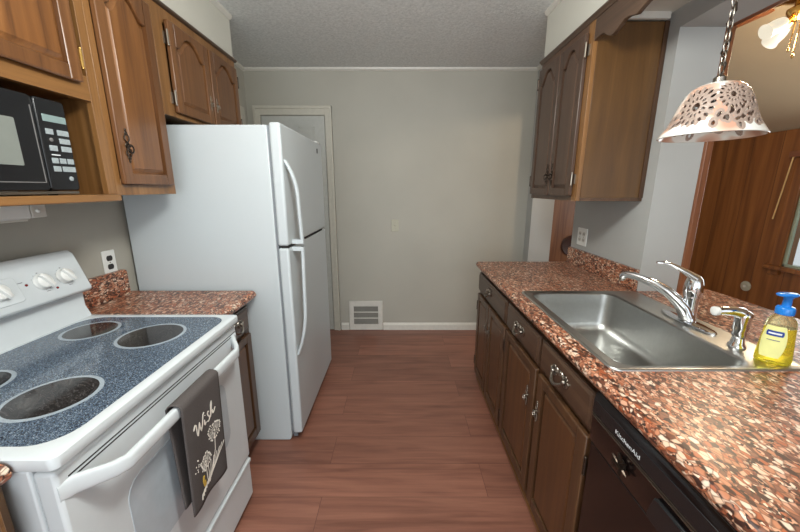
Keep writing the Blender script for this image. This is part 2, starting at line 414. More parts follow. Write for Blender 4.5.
def rrect(x0, x1, y0, y1, r, z, k=6):
    pts = []
    for cx, cy, a0 in ((x1 - r, y1 - r, 0), (x0 + r, y1 - r, PI / 2), (x0 + r, y0 + r, PI), (x1 - r, y0 + r, 1.5 * PI)):
        for i in range(k + 1):
            a = a0 + PI / 2 * i / k; pts.append((cx + r * math.cos(a), cy + r * math.sin(a), z))
    return pts
def rr2(a0, a1, b0, b1, r, k=5): return [(p[0], p[1]) for p in rrect(a0, a1, b0, b1, r, 0, k)]

ZC = 2.45; XL = -1.375; XR = 1.21; YB = 3.28

# ------------------------------------------------------------------ structure
struct('floor', B().box(XL - 0.1, 3.8, -2.0, 4.6, -0.05, 0), 'floor', 'reddish brown wood plank laminate floor', smooth=0)
struct('ceiling', B().box(XL - 0.1, XR + 0.20, -2.0, YB + 0.1, ZC, ZC + 0.06), 'ceiling', 'grey textured tile ceiling', smooth=0)
struct('wall_left', B().box(XL - 0.1, XL, -2.0, YB + 0.1, 0, ZC), 'wall', smooth=0)
struct('wall_back', B().box(XL, XR, YB, YB + 0.1, 0, ZC), 'wall', smooth=0)
w = B()
w.box(XR, XR + 0.20, 1.66, 2.375, 0, ZC)
w.box(XR, XR + 0.20, -2.0, 1.66, 2.105, ZC)
w.box(XR, XR + 0.20, -2.0, 1.66, 0, 0.87)
w.box(XR, XR + 0.20, 2.375, 3.15, 2.10, ZC)
w.box(XR, XR + 0.20, 3.15, YB + 0.1, 0, ZC)
struct('wall_right', w, 'wall_r', smooth=0)
struct('soffit_left', B().box(XL, -1.045, -2.0, 2.36, 2.205, ZC), 'soffit', smooth=0)
struct('soffit_right', B().box(0.885, XR, -2.0, 2.315, 2.185, ZC), 'soffit', smooth=0)
def cove(mb, axis, c0, c1, x, z, sx):      # small ceiling trim profile
    poly = [(x, z), (x + sx * 0.022, z), (x + sx * 0.018, z - 0.012), (x + sx * 0.006, z - 0.022), (x, z - 0.024)]
    return mb.prism(poly, axis, c0, c1)
struct('trim_1', cove(B(), 'y', -2.0, 2.36, -1.045, ZC, 1), 'trim', smooth=0)
struct('trim_2', cove(B(), 'y', -2.0, 2.315, 0.885, ZC, -1), 'trim', smooth=0)
struct('trim_3', B().prism([(YB, ZC), (YB - 0.024, ZC), (YB - 0.02, ZC - 0.014), (YB - 0.006, ZC - 0.024), (YB, ZC - 0.026)], 'x', XL, XR), 'trim', smooth=0)
struct('trim_4', cove(cove(B(), 'y', 2.36, YB, XL, ZC, 1), 'y', 2.315, YB, XR, ZC, -1), 'trim', smooth=0)
struct('baseboard_back', B().prism([(YB, 0), (YB - 0.016, 0), (YB - 0.016, 0.055), (YB - 0.008, 0.07), (YB, 0.075)], 'x', -0.60, -0.522).prism([(YB, 0), (YB - 0.016, 0), (YB - 0.016, 0.055), (YB - 0.008, 0.07), (YB, 0.075)], 'x', -0.172, XR), 'trim', smooth=0)

# back door with its casing (partly behind the refrigerator)
dr = B()
dx0, dx1, dzt = -1.245, -0.680, 2.055
dr.box(dx0, dx1, YB - 0.018, YB - 0.004, 0.01, dzt)
d = struct('door_1', dr, 'door', 'pale grey panelled door in the back wall', smooth=0)
for (a0, a1) in ((-1.165, -1.01), (-0.915, -0.77)):
    for (b0, b1) in ((0.22, 0.85), (1.0, 1.60), (1.70, 1.965)):
        p = B()
        t = 0.012
        for bx in ((a0, a1, b0, b0 + t), (a0, a1, b1 - t, b1), (a0, a0 + t, b0, b1), (a1 - t, a1, b0, b1)):
            p.box(bx[0], bx[1], YB - 0.0215, YB - 0.0175, bx[2], bx[3])
        p.box(a0 + 0.03, a1 - 0.03, YB - 0.0205, YB - 0.0175, b0 + 0.03, b1 - 0.03)
        p.build('panel_moulding', 'door', d, bevel=0.002)
cs = B()
for (s0, s1) in ((0, 0.062),):
    cs.box(dx1 + 0.006, dx1 + 0.068, YB - 0.022, YB, 0, dzt + 0.075)
    cs.box(dx0 - 0.068, dx0 - 0.006, YB - 0.022, YB, 0, dzt + 0.075)
    cs.box(dx0 - 0.068, dx1 + 0.068, YB - 0.0215, YB, dzt + 0.008, dzt + 0.0755)
    cs.box(dx1 + 0.048, dx1 + 0.068, YB - 0.032, YB, 0, dzt + 0.0865)
    cs.box(dx0 - 0.068, dx0 - 0.048, YB - 0.032, YB, 0, dzt + 0.0865)
    cs.box(dx0 - 0.068, dx1 + 0.068, YB - 0.0315, YB, dzt + 0.062, dzt + 0.087)
struct('door_casing_back', cs, 'cream_trim', bevel=0.003)
cs = B()
cs.box(XL, XL + 0.02, 2.60, 3.19, 2.03, 2.11); cs.box(XL, XL + 0.02, 3.11, 3.19, 0, 2.03); cs.box(XL, XL + 0.02, 2.60, 2.68, 0, 2.03)
struct('door_casing_left', cs, 'cream_trim', bevel=0.003)

# dining room beyond the opening
struct('wall_dining_panelled', B().box(3.6, 3.7, -2.0, 2.05, 0, 1.95).box(3.6, 3.7, 3.12, 4.6, 0, 1.95).box(3.6, 3.7, 2.05, 3.12, 0, 0.71).box(3.6, 3.7, 2.05, 3.12, 1.62, 1.95), 'panelling', 'brown wood panelled dining room wall', smooth=0)
struct('wall_dining_far', B().prism([(1.80, 0), (3.6, 0), (3.6, 1.95), (1.80, 2.8)], 'y', 4.4, 4.5), 'panelling_far', smooth=0)
struct('wall_dining_plain', B().prism([(1.2, 0), (1.80, 0), (1.80, 2.8), (1.2, 3.1)], 'y', 4.4, 4.5), 'white_wall', smooth=0)
struct('ceiling_dining', B().prism([(3.7, 1.92), (3.7, 1.98), (1.2, 3.16), (1.2, 3.10)], 'y', -2.0, 4.6), 'dining', 'tan sloped dining room ceiling', smooth=0)
struct('wall_dining_gable', B().box(1.21, 1.409, -2.0, 4.5, ZC + 0.061, 3.09), 'dining', smooth=0)
cz = B()
cz.box(XR + 0.2005, 1.442, 1.645, 1.668, 0.9145, 2.105)
struct('opening_casing_post', cz, 'casing', 'reddish oak casing beside the pass-through', bevel=0.003)
struct('opening_casing_head', B().box(XR + 0.2005, 1.445, -1.6, 1.668, 2.1055, 2.140), 'casing_h', bevel=0.003)
# window in the panelled wall
wy0, wy1, wz0, wz1 = 2.05, 3.12, 0.71, 1.62
wf = B()
for (a, b2, c, d2) in ((wy0, wy1, wz0, wz0 + 0.022), (wy0, wy1, wz1 - 0.022, wz1), (wy0, wy0 + 0.022, wz0, wz1), (wy1 - 0.022, wy1, wz0, wz1), (2.55, 2.585, wz0, wz1)):
    wf.box(3.60, 3.625, a, b2, c, d2)
wo = struct('window_1', wf, 'win_metal', 'dining room window with a green grey metal frame', bevel=0.003)
B().box(3.61, 3.614, wy0 + 0.02, wy1 - 0.02, wz0 + 0.02, wz1 - 0.02).build('pane', 'glass', wo, smooth=0)
tr = B()
tr.box(3.578, 3.60, wy1, wy1 + 0.09, wz0 - 0.09, wz1 + 0.09); tr.box(3.578, 3.60, wy0 - 0.09, wy0, wz0 - 0.09, wz1 + 0.09)
tr.box(3.578, 3.60, wy0, wy1, wz1, wz1 + 0.09); tr.box(3.55, 3.60, wy0 - 0.1, wy1 + 0.12, wz0 - 0.04, wz0)
tr.build('window_frame', 'panelling', wo, bevel=0.003)
struct('ground_lawn', B().box(3.9, 30, -12, 20, -0.4, -0.3), 'lawn', smooth=0)
struct('ground_road', B().box(9, 14, -12, 20, -0.3, -0.28), 'road', smooth=0)

# ------------------------------------------------------------------ cabinet pieces
class Face:
    """a cabinet front plane at X = x0, opening towards +X (s=1) or -X (s=-1)"""
    def __init__(f, x0, s): f.x0 = x0; f.s = s
    def box(f, mb, a0, a1, b0, b1, c0, c1):
        xs = sorted((f.x0 + f.s * c0, f.x0 + f.s * c1)); return mb.box(xs[0], xs[1], a0, a1, b0, b1)
    def prism(f, mb, poly, c0, c1): return mb.prism(poly, 'x', f.x0 + f.s * c0, f.x0 + f.s * c1)
    def P(f, a, b, c): return (f.x0 + f.s * c, a, b)

def arch(t):
    u = min(1, max(0, (t - 0.09) / 0.82)); v = min(1, 2 * min(u, 1 - u))
    return math.sin(PI / 2 * min(1, v * 1.05)) ** 1.1

def cab_door(F, parent, a0, a1, b0, b1, mat, pmat, arch_h=0.05, stile=0.046, th=0.02, name='door'):
    N = 18
    i0, i1, j0 = a0 + stile, a1 - stile, b0 + stile
    jt = b1 - stile * 0.75 - arch_h
    top = [(i0 + (i1 - i0) * k / N, jt + arch_h * arch(k / N)) for k in range(N + 1)]
    mb = B()
    F.box(mb, a0, i0, b0, b1, 0.0005, th); F.box(mb, i1, a1, b0, b1, 0.0005, th)
    F.box(mb, i0, i1, b0, j0, 0.0005, th)
    F.prism(mb, top + [(i1, b1), (i0, b1)], 0.0005, th)
    dro = mb.build(name, mat, parent, bevel=0.004, seg=2)
    # raised panel
    def loop(ins, c):
        x0, x1, y0 = i0 + ins, i1 - ins, j0 + ins
        pts = [(x0, y0), (x1, y0)]
        for k in range(N, -1, -1):
            t = k / N; pts.append((x0 + (x1 - x0) * t, jt - ins + arch_h * arch(t)))
        return [F.P(a, b, c) for a, b in pts]
    ins = min(0.019, (i1 - i0) * 0.15)
    pb = B().loft([loop(0.0, 0.004), loop(0.006, 0.006), loop(ins, th * 0.85), loop(ins + 0.001, th * 0.85)], True, True)
    pb.build('panel', pmat, dro, smooth=30)
    return dro

def hinge(F, parent, a, b, th=0.02, mat='nickel'):
    mb = B(); mb.tube([F.P(a, b - 0.026, th * 0.9), F.P(a, b + 0.026, th * 0.9)], 0.0045, 8)
    mb.ball(F.P(a, b + 0.029, th * 0.9), 0.005); mb.ball(F.P(a, b - 0.029, th * 0.9), 0.005)
    F.box(mb, a - 0.005, a + 0.005, b - 0.024, b + 0.024, 0.0005, 0.006)
    return mb.build('hinge', mat, parent)

def ornate_pull(F, parent, a, b, th=0.02, mat='dark_bronze', k=1.0):
    """upright pierced back plate with a small swinging ring"""
    mb = B()
    for dz, rr in ((0.056, 0.005), (0.044, 0.008), (0.0, 0.012), (-0.044, 0.008), (-0.056, 0.005)):
        c = F.P(a, b + dz * k, th + 0.001); mb.ball(c, 0.0035, rr * k, rr * 1.05 * k, 12, 6)
    for sgn in (1, -1):
        for sg in (1, -1):
            pts = [F.P(a + sg * k * 0.012 * math.sin(PI * q / 8), b + k * sgn * (0.010 + 0.034 * q / 8), th + 0.002) for q in range(9)]
            mb.tube(pts, 0.0022 * k, 6)
    mb.ball(F.P(a, b, th + 0.008), 0.008, 0.006 * k, 0.006 * k)
    ring = [F.P(a + k * 0.014 * math.cos(2 * PI * q / 20), b - k * 0.012 + k * 0.015 * math.sin(2 * PI * q / 20), th + 0.012) for q in range(20)]
    mb.tube(ring, 0.0028 * k, 8, closed=True)
    return mb.build('handle', mat, parent)

def bail_pull(F, parent, a, b, th=0.02, mat='pewter', w=0.042):
    """ornate swinging bail on two scrolled rosettes"""
    mb = B()
    for sg in (-1, 1):
        c0 = a + sg * w * 0.95
        for k in range(8):
            t = 2 * PI * k / 8
            mb.ball(F.P(c0 + 0.013 * math.cos(t), b + 0.016 * math.sin(t), th + 0.001), 0.0035, 0.0072, 0.0072, 8, 5)
        mb.ball(F.P(c0, b, th + 0.006), 0.010, 0.0075, 0.0075)
        mb.tube([F.P(c0 - sg * (0.014 + 0.016 * q / 6), b + 0.010 + 0.010 * math.sin(PI * q / 6), th + 0.003) for q in range(7)], 0.0038, 6)
        mb.tube([F.P(c0 + sg * (0.014 + 0.010 * q / 6), b - 0.012 + 0.018 * q / 6, th + 0.003) for q in range(7)], 0.0034, 6)
    mb.ball(F.P(a, b + 0.014, th + 0.002), 0.004, 0.012, 0.008)
    pts = []
    for k in range(17):
        t = k / 16; pts.append(F.P(a - w + 2 * w * t, b - 0.026 * math.sin(PI * t) ** 0.7, th + 0.010 + 0.014 * math.sin(PI * t)))
    mb.tube(pts, [0.0042 + 0.002 * math.sin(PI * k / 16) for k in range(17)], 8)
    return mb.build('handle', mat, parent)

def drawer_front(F, parent, a0, a1, b0, b1, mat, th=0.02):
    mb = B(); F.box(mb, a0, a1, b0, b1, 0.0005, th * 0.65)
    def loop(i, c): return [F.P(a, b, c) for a, b in ((a0 + i, b0 + i), (a1 - i, b0 + i), (a1 - i, b1 - i), (a0 + i, b1 - i))]
    mb.loft([loop(0.006, th * 0.6), loop(0.016, th), loop(0.017, th)])
    return mb.build('drawer', mat, parent, bevel=0.002)

def frame_parts(F, parent, mat, stiles, rails, rail_mat=None):
    for a0, a1, b0, b1, c in stiles:
        mb = B(); F.box(mb, a0, a1, b0, b1, -0.02, c); mb.build('stile', mat, parent, bevel=0.0012)
    for a0, a1, b0, b1, c in rails:
        mb = B(); F.box(mb, a0, a1, b0, b1, -0.02, c); mb.build('rail', rail_mat or mat, parent, bevel=0.0012)

# ------------------------------------------------------------------ left upper cabinets
FL = Face(-1.035, 1)
cb = thing('upper_cabinet', (-1.2, 0.85, 1.38), 'golden wood upper cabinet with an open shelf holding the black microwave', 'cabinet', )
mb = B()
y0, y1 = 0.45, 1.2675
mb.box(XL + 0.002, -1.055, y1 - 0.019, y1, 1.405, 2.19)      # far side
mb.box(XL + 0.002, -1.055, y0, y0 + 0.019, 1.405, 2.19)
mb.box(XL + 0.002, -1.055, y0 + 0.019, y1 - 0.019, 1.72, 1.738)
mb.box(XL + 0.002, -1.055, y0 + 0.019, y1 - 0.019, 2.17, 2.19)
mb.box(XL + 0.002, XL + 0.012, y0 + 0.019, y1 - 0.019, 1.738, 2.17)
mb.build('carcass', 'frame_wood', cb, smooth=0)
fp = []
fp.append((1.234, y1, 1.405, 2.19, 0.0)); fp.append((y0, y0 + 0.03, 1.405, 2.19, 0.0))
frame_parts(FL, cb, 'frame_wood', [q for q in fp if q[3]-q[2] > q[1]-q[0]], [q for q in fp if q[3]-q[2] <= q[1]-q[0]])
fp = []
fp.append((y0 + 0.03, 1.234, 1.708, 1.785, 0.0)); fp.append((y0 + 0.03, 1.234, 2.13, 2.19, 0.0))
frame_parts(FL, cb, 'frame_wood_h', [q for q in fp if q[3]-q[2] > q[1]-q[0]], [q for q in fp if q[3]-q[2] <= q[1]-q[0]])
B().box(XL + 0.002, -1.018, y0 - 0.02, 1.2675, 1.380, 1.4045).build('shelf', 'frame_wood_h', cb, bevel=0.003)
dd = cab_door(FL, cb, 0.50, 1.197, 1.757, 2.155, 'door_wood', 'panel_wood', 0.06, 0.042)
hinge(FL, dd, 1.2045, 1.83, mat='brass')
hinge(FL, dd, 1.2045, 2.09, mat='brass')

cb = thing('upper_cabinet', (-1.2, 1.42, 1.40), 'tall walnut upper cabinet with one arched door right of the microwave', 'cabinet')
y0, y1 = 1.2682, 1.605
B().box(XL + 0.002, -1.0555, y0, y1, 1.40, 2.19).build('carcass', 'end_wood', cb, bevel=0.001)
fp = []; fp.append((y0, y0 + 0.028, 1.40, 2.19, 0.0)); fp.append((y1 - 0.045, y1, 1.40, 2.19, 0.0))
fp.append((y0 + 0.028, y1 - 0.045, 1.40, 1.46, -0.0005)); fp.append((y0 + 0.028, y1 - 0.045, 2.13, 2.19, -0.0005))
frame_parts(FL, cb, 'frame_wood', [q for q in fp if q[3]-q[2] > q[1]-q[0]], [q for q in fp if q[3]-q[2] <= q[1]-q[0]])
dd = cab_door(FL, cb, 1.295, 1.575, 1.44, 2.150, 'door_wood', 'panel_wood', 0.065, 0.042)
ornate_pull(FL, dd, 1.332, 1.58)


cb = thing('upper_cabinet', (-1.2, 1.98, 1.715), 'short walnut upper cabinet with two arched doors above the refrigerator', 'cabinet')
y0, y1 = 1.6055, 2.345
B().box(XL + 0.002, -1.0555, y0, y1, 1.745, 2.19).build('carcass', 'end_wood', cb, bevel=0.001)
fp = []; fp.append((y0, y0 + 0.07, 1.745, 2.19, 0.0)); fp.append((y1 - 0.045, y1, 1.745, 2.19, 0.0))
fp.append((1.99, 2.02, 1.745, 2.19, -0.0003))
for q in ((y0 + 0.07, 1.99), (2.02, y1 - 0.045)):
    fp.append((q[0], q[1], 1.745, 1.80, -0.0005)); fp.append((q[0], q[1], 2.13, 2.19, -0.0005))
frame_parts(FL, cb, 'frame_wood', [q for q in fp if q[3]-q[2] > q[1]-q[0]], [q for q in fp if q[3]-q[2] <= q[1]-q[0]])
d1 = cab_door(FL, cb, 1.682, 1.996, 1.765, 2.145, 'door_wood', 'door_wood', 0.065, 0.042)
d2 = cab_door(FL, cb, 2.012, 2.325, 1.765, 2.145, 'door_wood', 'door_wood', 0.065, 0.042)
hinge(FL, d1, 1.672, 1.825); hinge(FL, d1, 1.672, 2.07); hinge(FL, d2, 2.333, 1.825, mat='dark_bronze'); hinge(FL, d2, 2.333, 2.07, mat='dark_bronze')
ornate_pull(FL, d1, 1.974, 1.87, mat='pewter', k=0.6); ornate_pull(FL, d2, 2.034, 1.87, mat='pewter', k=0.6)
# crown strip along the tops
mb = B().prism([(-1.055, 2.1905), (-1.033, 2.1905), (-1.026, 2.194), (-1.022, 2.198), (-1.022, 2.2045), (-1.055, 2.2045)], 'y', 0.4, 2.36)
struct('trim_5', mb, 'mould', smooth=0)

# microwave on its shelf
mw = thing('microwave', (-1.2, 0.88, 1.4045), 'black microwave oven in the open cabinet shelf', 'microwave')
B().box(XL + 0.012, -1.062, 0.62, 1.138, 1.418, 1.684).build('body', 'black', mw, bevel=0.01, seg=3)
FM = Face(-1.062, 1)
mb = B(); FM.prism(mb, rr2(0.622, 1.040, 1.418, 1.683, 0.012), 0.001, 0.02)
dd = mb.build('door', 'black', mw, bevel=0.003)
mb = B(); FM.prism(mb, rr2(0.68, 0.980, 1.487, 1.612, 0.004), 0.019, 0.0212)
mb.build('window', 'mw_window', dd)
mb = B()
FM.box(mb, 0.63, 1.029, 1.441, 1.4435, 0.0195, 0.0215); FM.box(mb, 1.0285, 1.031, 1.441, 1.655, 0.0195, 0.0215)
mb.build('seam', 'mw_line', dd)
mb = B(); FM.prism(mb, rr2(1.044, 1.137, 1.418, 1.683, 0.012), 0.001, 0.019)
cp = mb.build('control_panel', 'black', mw, bevel=0.004)
mb = B(); FM.box(mb, 1.060, 1.132, 1.618, 1.638, 0.0185, 0.0205); mb.build('display', 'mw_disp', cp, bevel=0.001)
rows = [(1.590, ((1.061, 1.084), (1.096, 1.132))), (1.566, ((1.098, 1.132),)), (1.543, ((1.063, 1.087), (1.099, 1.132))),
        (1.507, ((1.062, 1.082), (1.086, 1.106), (1.110, 1.131))), (1.483, ((1.062, 1.085), (1.090, 1.132)))]
for zc, cols in rows:
    for a0, a1 in cols:
        mb = B(); FM.box(mb, a0, a1, zc - 0.008, zc + 0.008, 0.0185, 0.021); mb.build('button', 'mw_grey', cp, bevel=0.001)
mb = B(); mb.lathe([(0.0055, 0), (0.0055, 0.003), (0.004, 0.004)], FM.P(1.073, 1.567, 0.018), 14, 'x'); mb.build('button', 'mw_line', cp)
mb = B(); FM.box(mb, 1.065, 1.092, 1.5225, 1.5255, 0.0185, 0.0195); mb.build('lettering', 'white', cp, smooth=0)
mb = B(); mb.lathe([(0.007, 0), (0.007, 0.002), (0.005, 0.003)], FM.P(1.112, 1.455, 0.0185), 14, 'x'); mb.build('badge', 'mw_grey', cp)
for fx in (-1.10, -1.33):
    for fy in (0.66, 1.10):
        B().lathe([(0.012, 0), (0.014, 0.0135)], (fx, fy, 1.4047), 12).build('foot', 'black', mw)
mb = B(); FM.box(mb, 0.624, 1.135, 1.4085, 1.4165, -0.004, 0.014); mb.build('base_strip', 'nickel', mw)

# under cabinet light strip
ul = thing('strip_light', (-1.17, 0.9, 1.33), 'slim white strip light fixed under the microwave shelf', 'light')
B().box(-1.22, -1.15, 0.50, 1.07, 1.332, 1.379).build('housing', 'white_plastic', ul, bevel=0.006)
B().box(-1.2195, -1.1505, 1.0705, 1.118, 1.334, 1.379).build('end_cap', 'trim', ul, bevel=0.004)
B().ball((-1.147, 1.087, 1.356), 0.006).build('switch', 'white_plastic', ul)
B().box(-1.215, -1.155, 0.52, 1.06, 1.326, 1.3325).build('diffuser', 'trim', ul, bevel=0.002)

# ------------------------------------------------------------------ counter slabs
def nose_profile(xe, s, t=0.040, z=0.914, d=0.05):
    """bullnose section in (x, z): rounded edge at xe, slab going to xe - s*d"""
    r = t / 2; pts = []
    for k in range(9):
        a = -PI / 2 + PI * k / 8; pts.append((xe - s * r + s * r * math.cos(a), z - r + r * math.sin(a)))
    return pts + [(xe - s * d, z), (xe - s * d, z - t)]
ct = thing('countertop', (-1.05, 1.5, 0.874), 'short brown pebble countertop between the range and refrigerator', 'countertop')
mb = B(); mb.prism(nose_profile(-0.738, 1), 'y', 1.328, 1.664); mb.box(XL + 0.003, -0.788, 1.328, 1.664, 0.874, 0.914)
mb.build('slab', 'granite', ct)
mb = B(); mb.prism([(1.328, 0.9142), (1.634, 0.9142), (1.634, 1.022), (1.630, 1.032), (1.62, 1.037), (1.328, 1.037)], 'x', XL + 0.003, XL + 0.023)
mb.build('backsplash', 'granite', ct, bevel=0.002)
ct = thing('countertop', (-1.05, 0.2, 0.874), 'brown pebble countertop end left of the range at the frame edge', 'countertop')
mb = B(); mb.prism(nose_profile(-0.745, 1), 'y', -0.4, 0.546); mb.box(XL + 0.003, -0.795, -0.4, 0.546, 0.874, 0.914)
mb.build('slab', 'granite', ct)
B().box(XL + 0.003, XL + 0.023, -0.4, 0.546, 0.9142, 1.037).build('backsplash', 'granite', ct, bevel=0.002)

FB = Face(-0.790, 1)
bc = thing('base_cabinet', (-1.05, 1.5, 0), 'narrow walnut base cabinet wedged between range and refrigerator', 'cabinet')
B().box(XL + 0.003, -0.8105, 1.332, 1.655, 0.095, 0.872).build('carcass', 'base_wood', bc, bevel=0.001)
B().box(XL + 0.003, -0.845, 1.332, 1.655, 0.0, 0.0945).build('toe_kick', 'base_wood', bc)
fp = []; fp.append((1.332, 1.655, 0.10, 0.872, 0.0))
frame_parts(FB, bc, 'base_wood', [q for q in fp if q[3]-q[2] > q[1]-q[0]], [q for q in fp if q[3]-q[2] <= q[1]-q[0]])
dw_ = drawer_front(FB, bc, 1.35, 1.632, 0.725, 0.845, 'base_wood_h'); bail_pull(FB, dw_, 1.49, 0.785)
dd = cab_door(FB, bc, 1.35, 1.632, 0.12, 0.70, 'base_wood', 'base_panel', 0.0, 0.05); ornate_pull(FB, dd, 1.39, 0.6)
bc = thing('base_cabinet', (-1.05, 0.2, 0), 'wooden base cabinet end left of the range at the frame edge', 'cabinet')
B().box(XL + 0.003, -0.765, -0.38, 0.54, 0.0, 0.872).build('carcass', 'end_wood', bc, bevel=0.001)
dd = cab_door(Face(-0.765, 1), bc, 0.12, 0.52, 0.12, 0.70, 'frame_wood', 'panel_wood', 0.0, 0.05)
dw_ = drawer_front(Face(-0.765, 1), bc, 0.12, 0.52, 0.725, 0.845, 'frame_wood_h'); bail_pull(Face(-0.765, 1), dw_, 0.32, 0.785)

# ------------------------------------------------------------------ range
rg = thing('range', (-1.0, 0.94, 0), 'white electric range with a blue grey speckled glass cooktop', 'stove')
RY0, RY1 = 0.556, 1.322
B().box(-1.34, -0.730, RY0 + 0.003, RY1 - 0.003, 0.03, 0.884).build('body', 'enamel', rg, bevel=0.006)
# cooktop frame with rounded glass opening
mb = B()
outer = lambda z, i=0: rrect(-1.335 + i, -0.668 - i, RY0 - 0.004 + i, RY1 + 0.004 - i, 0.018, z, 8)
inner = lambda z, i=0: rrect(-1.262 + i, -0.699 - i, RY0 + 0.032 + i, RY1 - 0.020 - i, 0.07, z, 8)
mb.loft([inner(0.903), inner(0.9155), outer(0.918, 0.008), outer(0.914, 0.001), outer(0.908), outer(0.890), outer(0.886, 0.004), inner(0.886)], False, False)
mb.build('cooktop_frame', 'enamel', rg, smooth=50)
gl = B().loft([rrect(-1.2618, -0.6992, RY0 + 0.0322, RY1 - 0.0202, 0.0698, z, 8) for z in (0.886, 0.914)]).build('glass', 'ceran', rg)
for bx, by, br in ((-1.140, 1.168, 0.078), (-0.886, 1.126, 0.096), (-0.874, 0.760, 0.089), (-1.140, 0.80, 0.078)):
    bo = B().lathe([(br, 0.0), (br, 0.0006)], (bx, by, 0.9141), 56).build('burner', 'burner', rg)
    mb = B(); mb.lathe([(br + 0.010, 0), (br + 0.010, 0.0005), (br, 0.0008), (br, 0)], (bx, by, 0.9142), 56, 'z', False, False)
    mb.build('burner_ring', 'burner_ring', bo)
# back guard
prof = [(-1.345, 0.90), (-1.268, 0.90), (-1.272, 0.925), (-1.288, 0.96), (-1.289, 1.018), (-1.262, 1.022), (-1.248, 1.030), (-1.246, 1.040), (-1.288, 1.158), (-1.296, 1.176), (-1.312, 1.187), (-1.330, 1.187), (-1.345, 1.18)]
bgd = B().prism(prof, 'y', RY0, RY1).build('backguard', 'enamel', rg, bevel=0.005, smooth=50)
# control knobs on the tilted face
p0 = Vector((-1.246, 0, 1.040)); p1 = Vector((-1.288, 0, 1.158)); e = (p1 - p0).normalized(); nrm = Vector((e.z, 0, -e.x))
def on_guard(y, t, h): 
    q = p0 + e * t + nrm * h; return (q.x, y, q.z)
def knob(y, t):
    mb = B(); rings = []
    yy = Vector((0, 1, 0))
    for r, h in ((0.029, 0.0005), (0.029, 0.003), (0.026, 0.006), (0.025, 0.017), (0.022, 0.0195)):
        c = Vector(on_guard(y, t, h)); rings.append([tuple(c + yy * (r * math.cos(2 * PI * k / 28)) + e * (r * math.sin(2 * PI * k / 28))) for k in range(28)])
    mb.loft(rings)
    ang = math.radians(62); u = yy * math.cos(ang) * -1 + e * math.sin(ang); v = yy * math.sin(ang) + e * math.cos(ang)
    rings = []
    for r, h in ((1, 0.016), (1, 0.026), (0.8, 0.030)):
        c = Vector(on_guard(y, t, h)); rings.append([tuple(c + u * (sx * 0.028 * r) + v * (sy * 0.0065 * r)) for sx, sy in ((-1, -1), (1, -1), (1, 1), (-1, 1))])
    mb.loft(rings)
    k = mb.build('knob', 'white_plastic', bgd, bevel=0.0012)
    return k
for y in (1.159, 1.240, 1.022, 0.68, 0.60): knob(y, 0.066)
for y, t in ((1.108, 0.068), (1.196, 0.032)):
    c = on_guard(y, t, 0.0005); B().ball(c, 0.0045, 0.0045, 0.0045).build('indicator_lamp', 'red_lamp', bgd)
# printed dial marks (small grey dashes round the knobs)
mb = B()
def dash(y, t, w, h=0.0012):
    a = on_guard(y - w / 2, t - h, 0.0004); b_ = on_guard(y + w / 2, t - h, 0.0004); c = on_guard(y + w / 2, t + h, 0.0004); d_ = on_guard(y - w / 2, t + h, 0.0004)
    mb.add([a, b_, c, d_], [(0, 1, 2, 3)])
for y in (1.158, 1.241):
    dash(y, 0.100, 0.006); dash(y + 0.006, 0.030, 0.014)
dash(1.092, 0.080, 0.02)
for y in (1.158, 1.241):
    for k in range(9):
        a = math.radians(150 - k * 30) ; dash(y + 0.031 * math.cos(a), 0.066 + 0.031 * math.sin(a), 0.003, 0.0007)
mb.build('dial_print', 'greyprint', bgd, smooth=0)
# panel bezel left of the indicator
mb = B(); pts = [(0.72, 0.018), (1.075, 0.018), (1.085, 0.024), (1.085, 0.098), (1.078, 0.106), (0.72, 0.106)]
rings = [[on_guard(y, t, 0.0003) for y, t in pts], [on_guard(y, t, 0.003) for y, t in [(0.722, 0.02), (1.073, 0.02), (1.082, 0.026), (1.082, 0.096), (1.076, 0.104), (0.722, 0.104)]]]
mb.loft(rings); mb.build('bezel', 'enamel', bgd)
# oven door
mb = B(); mb.box(-0.7285, -0.684, RY0 + 0.004, RY1 - 0.004, 0.245, 0.876)
od = mb.build('oven_door', 'enamel', rg, bevel=0.008, seg=3)
B().prism(rr2(0.70, 1.185, 0.43, 0.70, 0.05), 'x', -0.686, -0.6825).build('window', 'ovenglass', od, bevel=0.001)
mb = B()
for z in (0.8475, 0.838): mb.box(-0.6845, -0.6832, 0.585, RY1 - 0.015, z - 0.0016, z + 0.0016)
mb.build('vent_slot', 'dark_gap', od, smooth=0)
# bowed handle
rings = []
K = 28
for k in range(K + 1):
    t = k / K; y = RY0 + 0.006 + (RY1 - RY0 - 0.012) * t
    edge = min(t, 1 - t)
    u = min(1, edge / 0.15); s_ = u * u * (3 - 2 * u)
    xo = -0.684 + 0.060 * s_; wz = 0.024 - 0.005 * s_; th = 0.026 - 0.006 * s_
    zc = 0.824 - 0.020 * s_
    ring = []
    for i in range(16):
        a = 2 * PI * i / 16; cx_, cz_ = math.cos(a), math.sin(a)
        ex = abs(cx_) ** 0.6 * (1 if cx_ > 0 else -1); ez = abs(cz_) ** 0.6 * (1 if cz_ > 0 else -1)
        ring.append((xo - th / 2 + ex * th / 2, y, zc + ez * wz))
    rings.append(ring)
B().loft(rings).build('handle', 'enamel', od, smooth=60)
mb = B(); mb.box(-0.7285, -0.688, RY0 + 0.006, RY1 - 0.006, 0.035, 0.236)
sd = mb.build('storage_drawer', 'enamel', rg, bevel=0.006, seg=3)
mb = B(); mb.prism([(-0.6885, 0.232), (-0.680, 0.230), (-0.680, 0.215), (-0.6885, 0.205)], 'y', RY0 + 0.01, RY1 - 0.01); mb.build('drawer_lip', 'enamel', sd, bevel=0.002)
mb = B()
for y in (RY0 + 0.05, RY1 - 0.05):
    for x in (-0.77, -1.28): 
        B().lathe([(0.016, 0), (0.016, 0.03)], (x, y, 0.0005), 12).build('foot', 'black', rg)

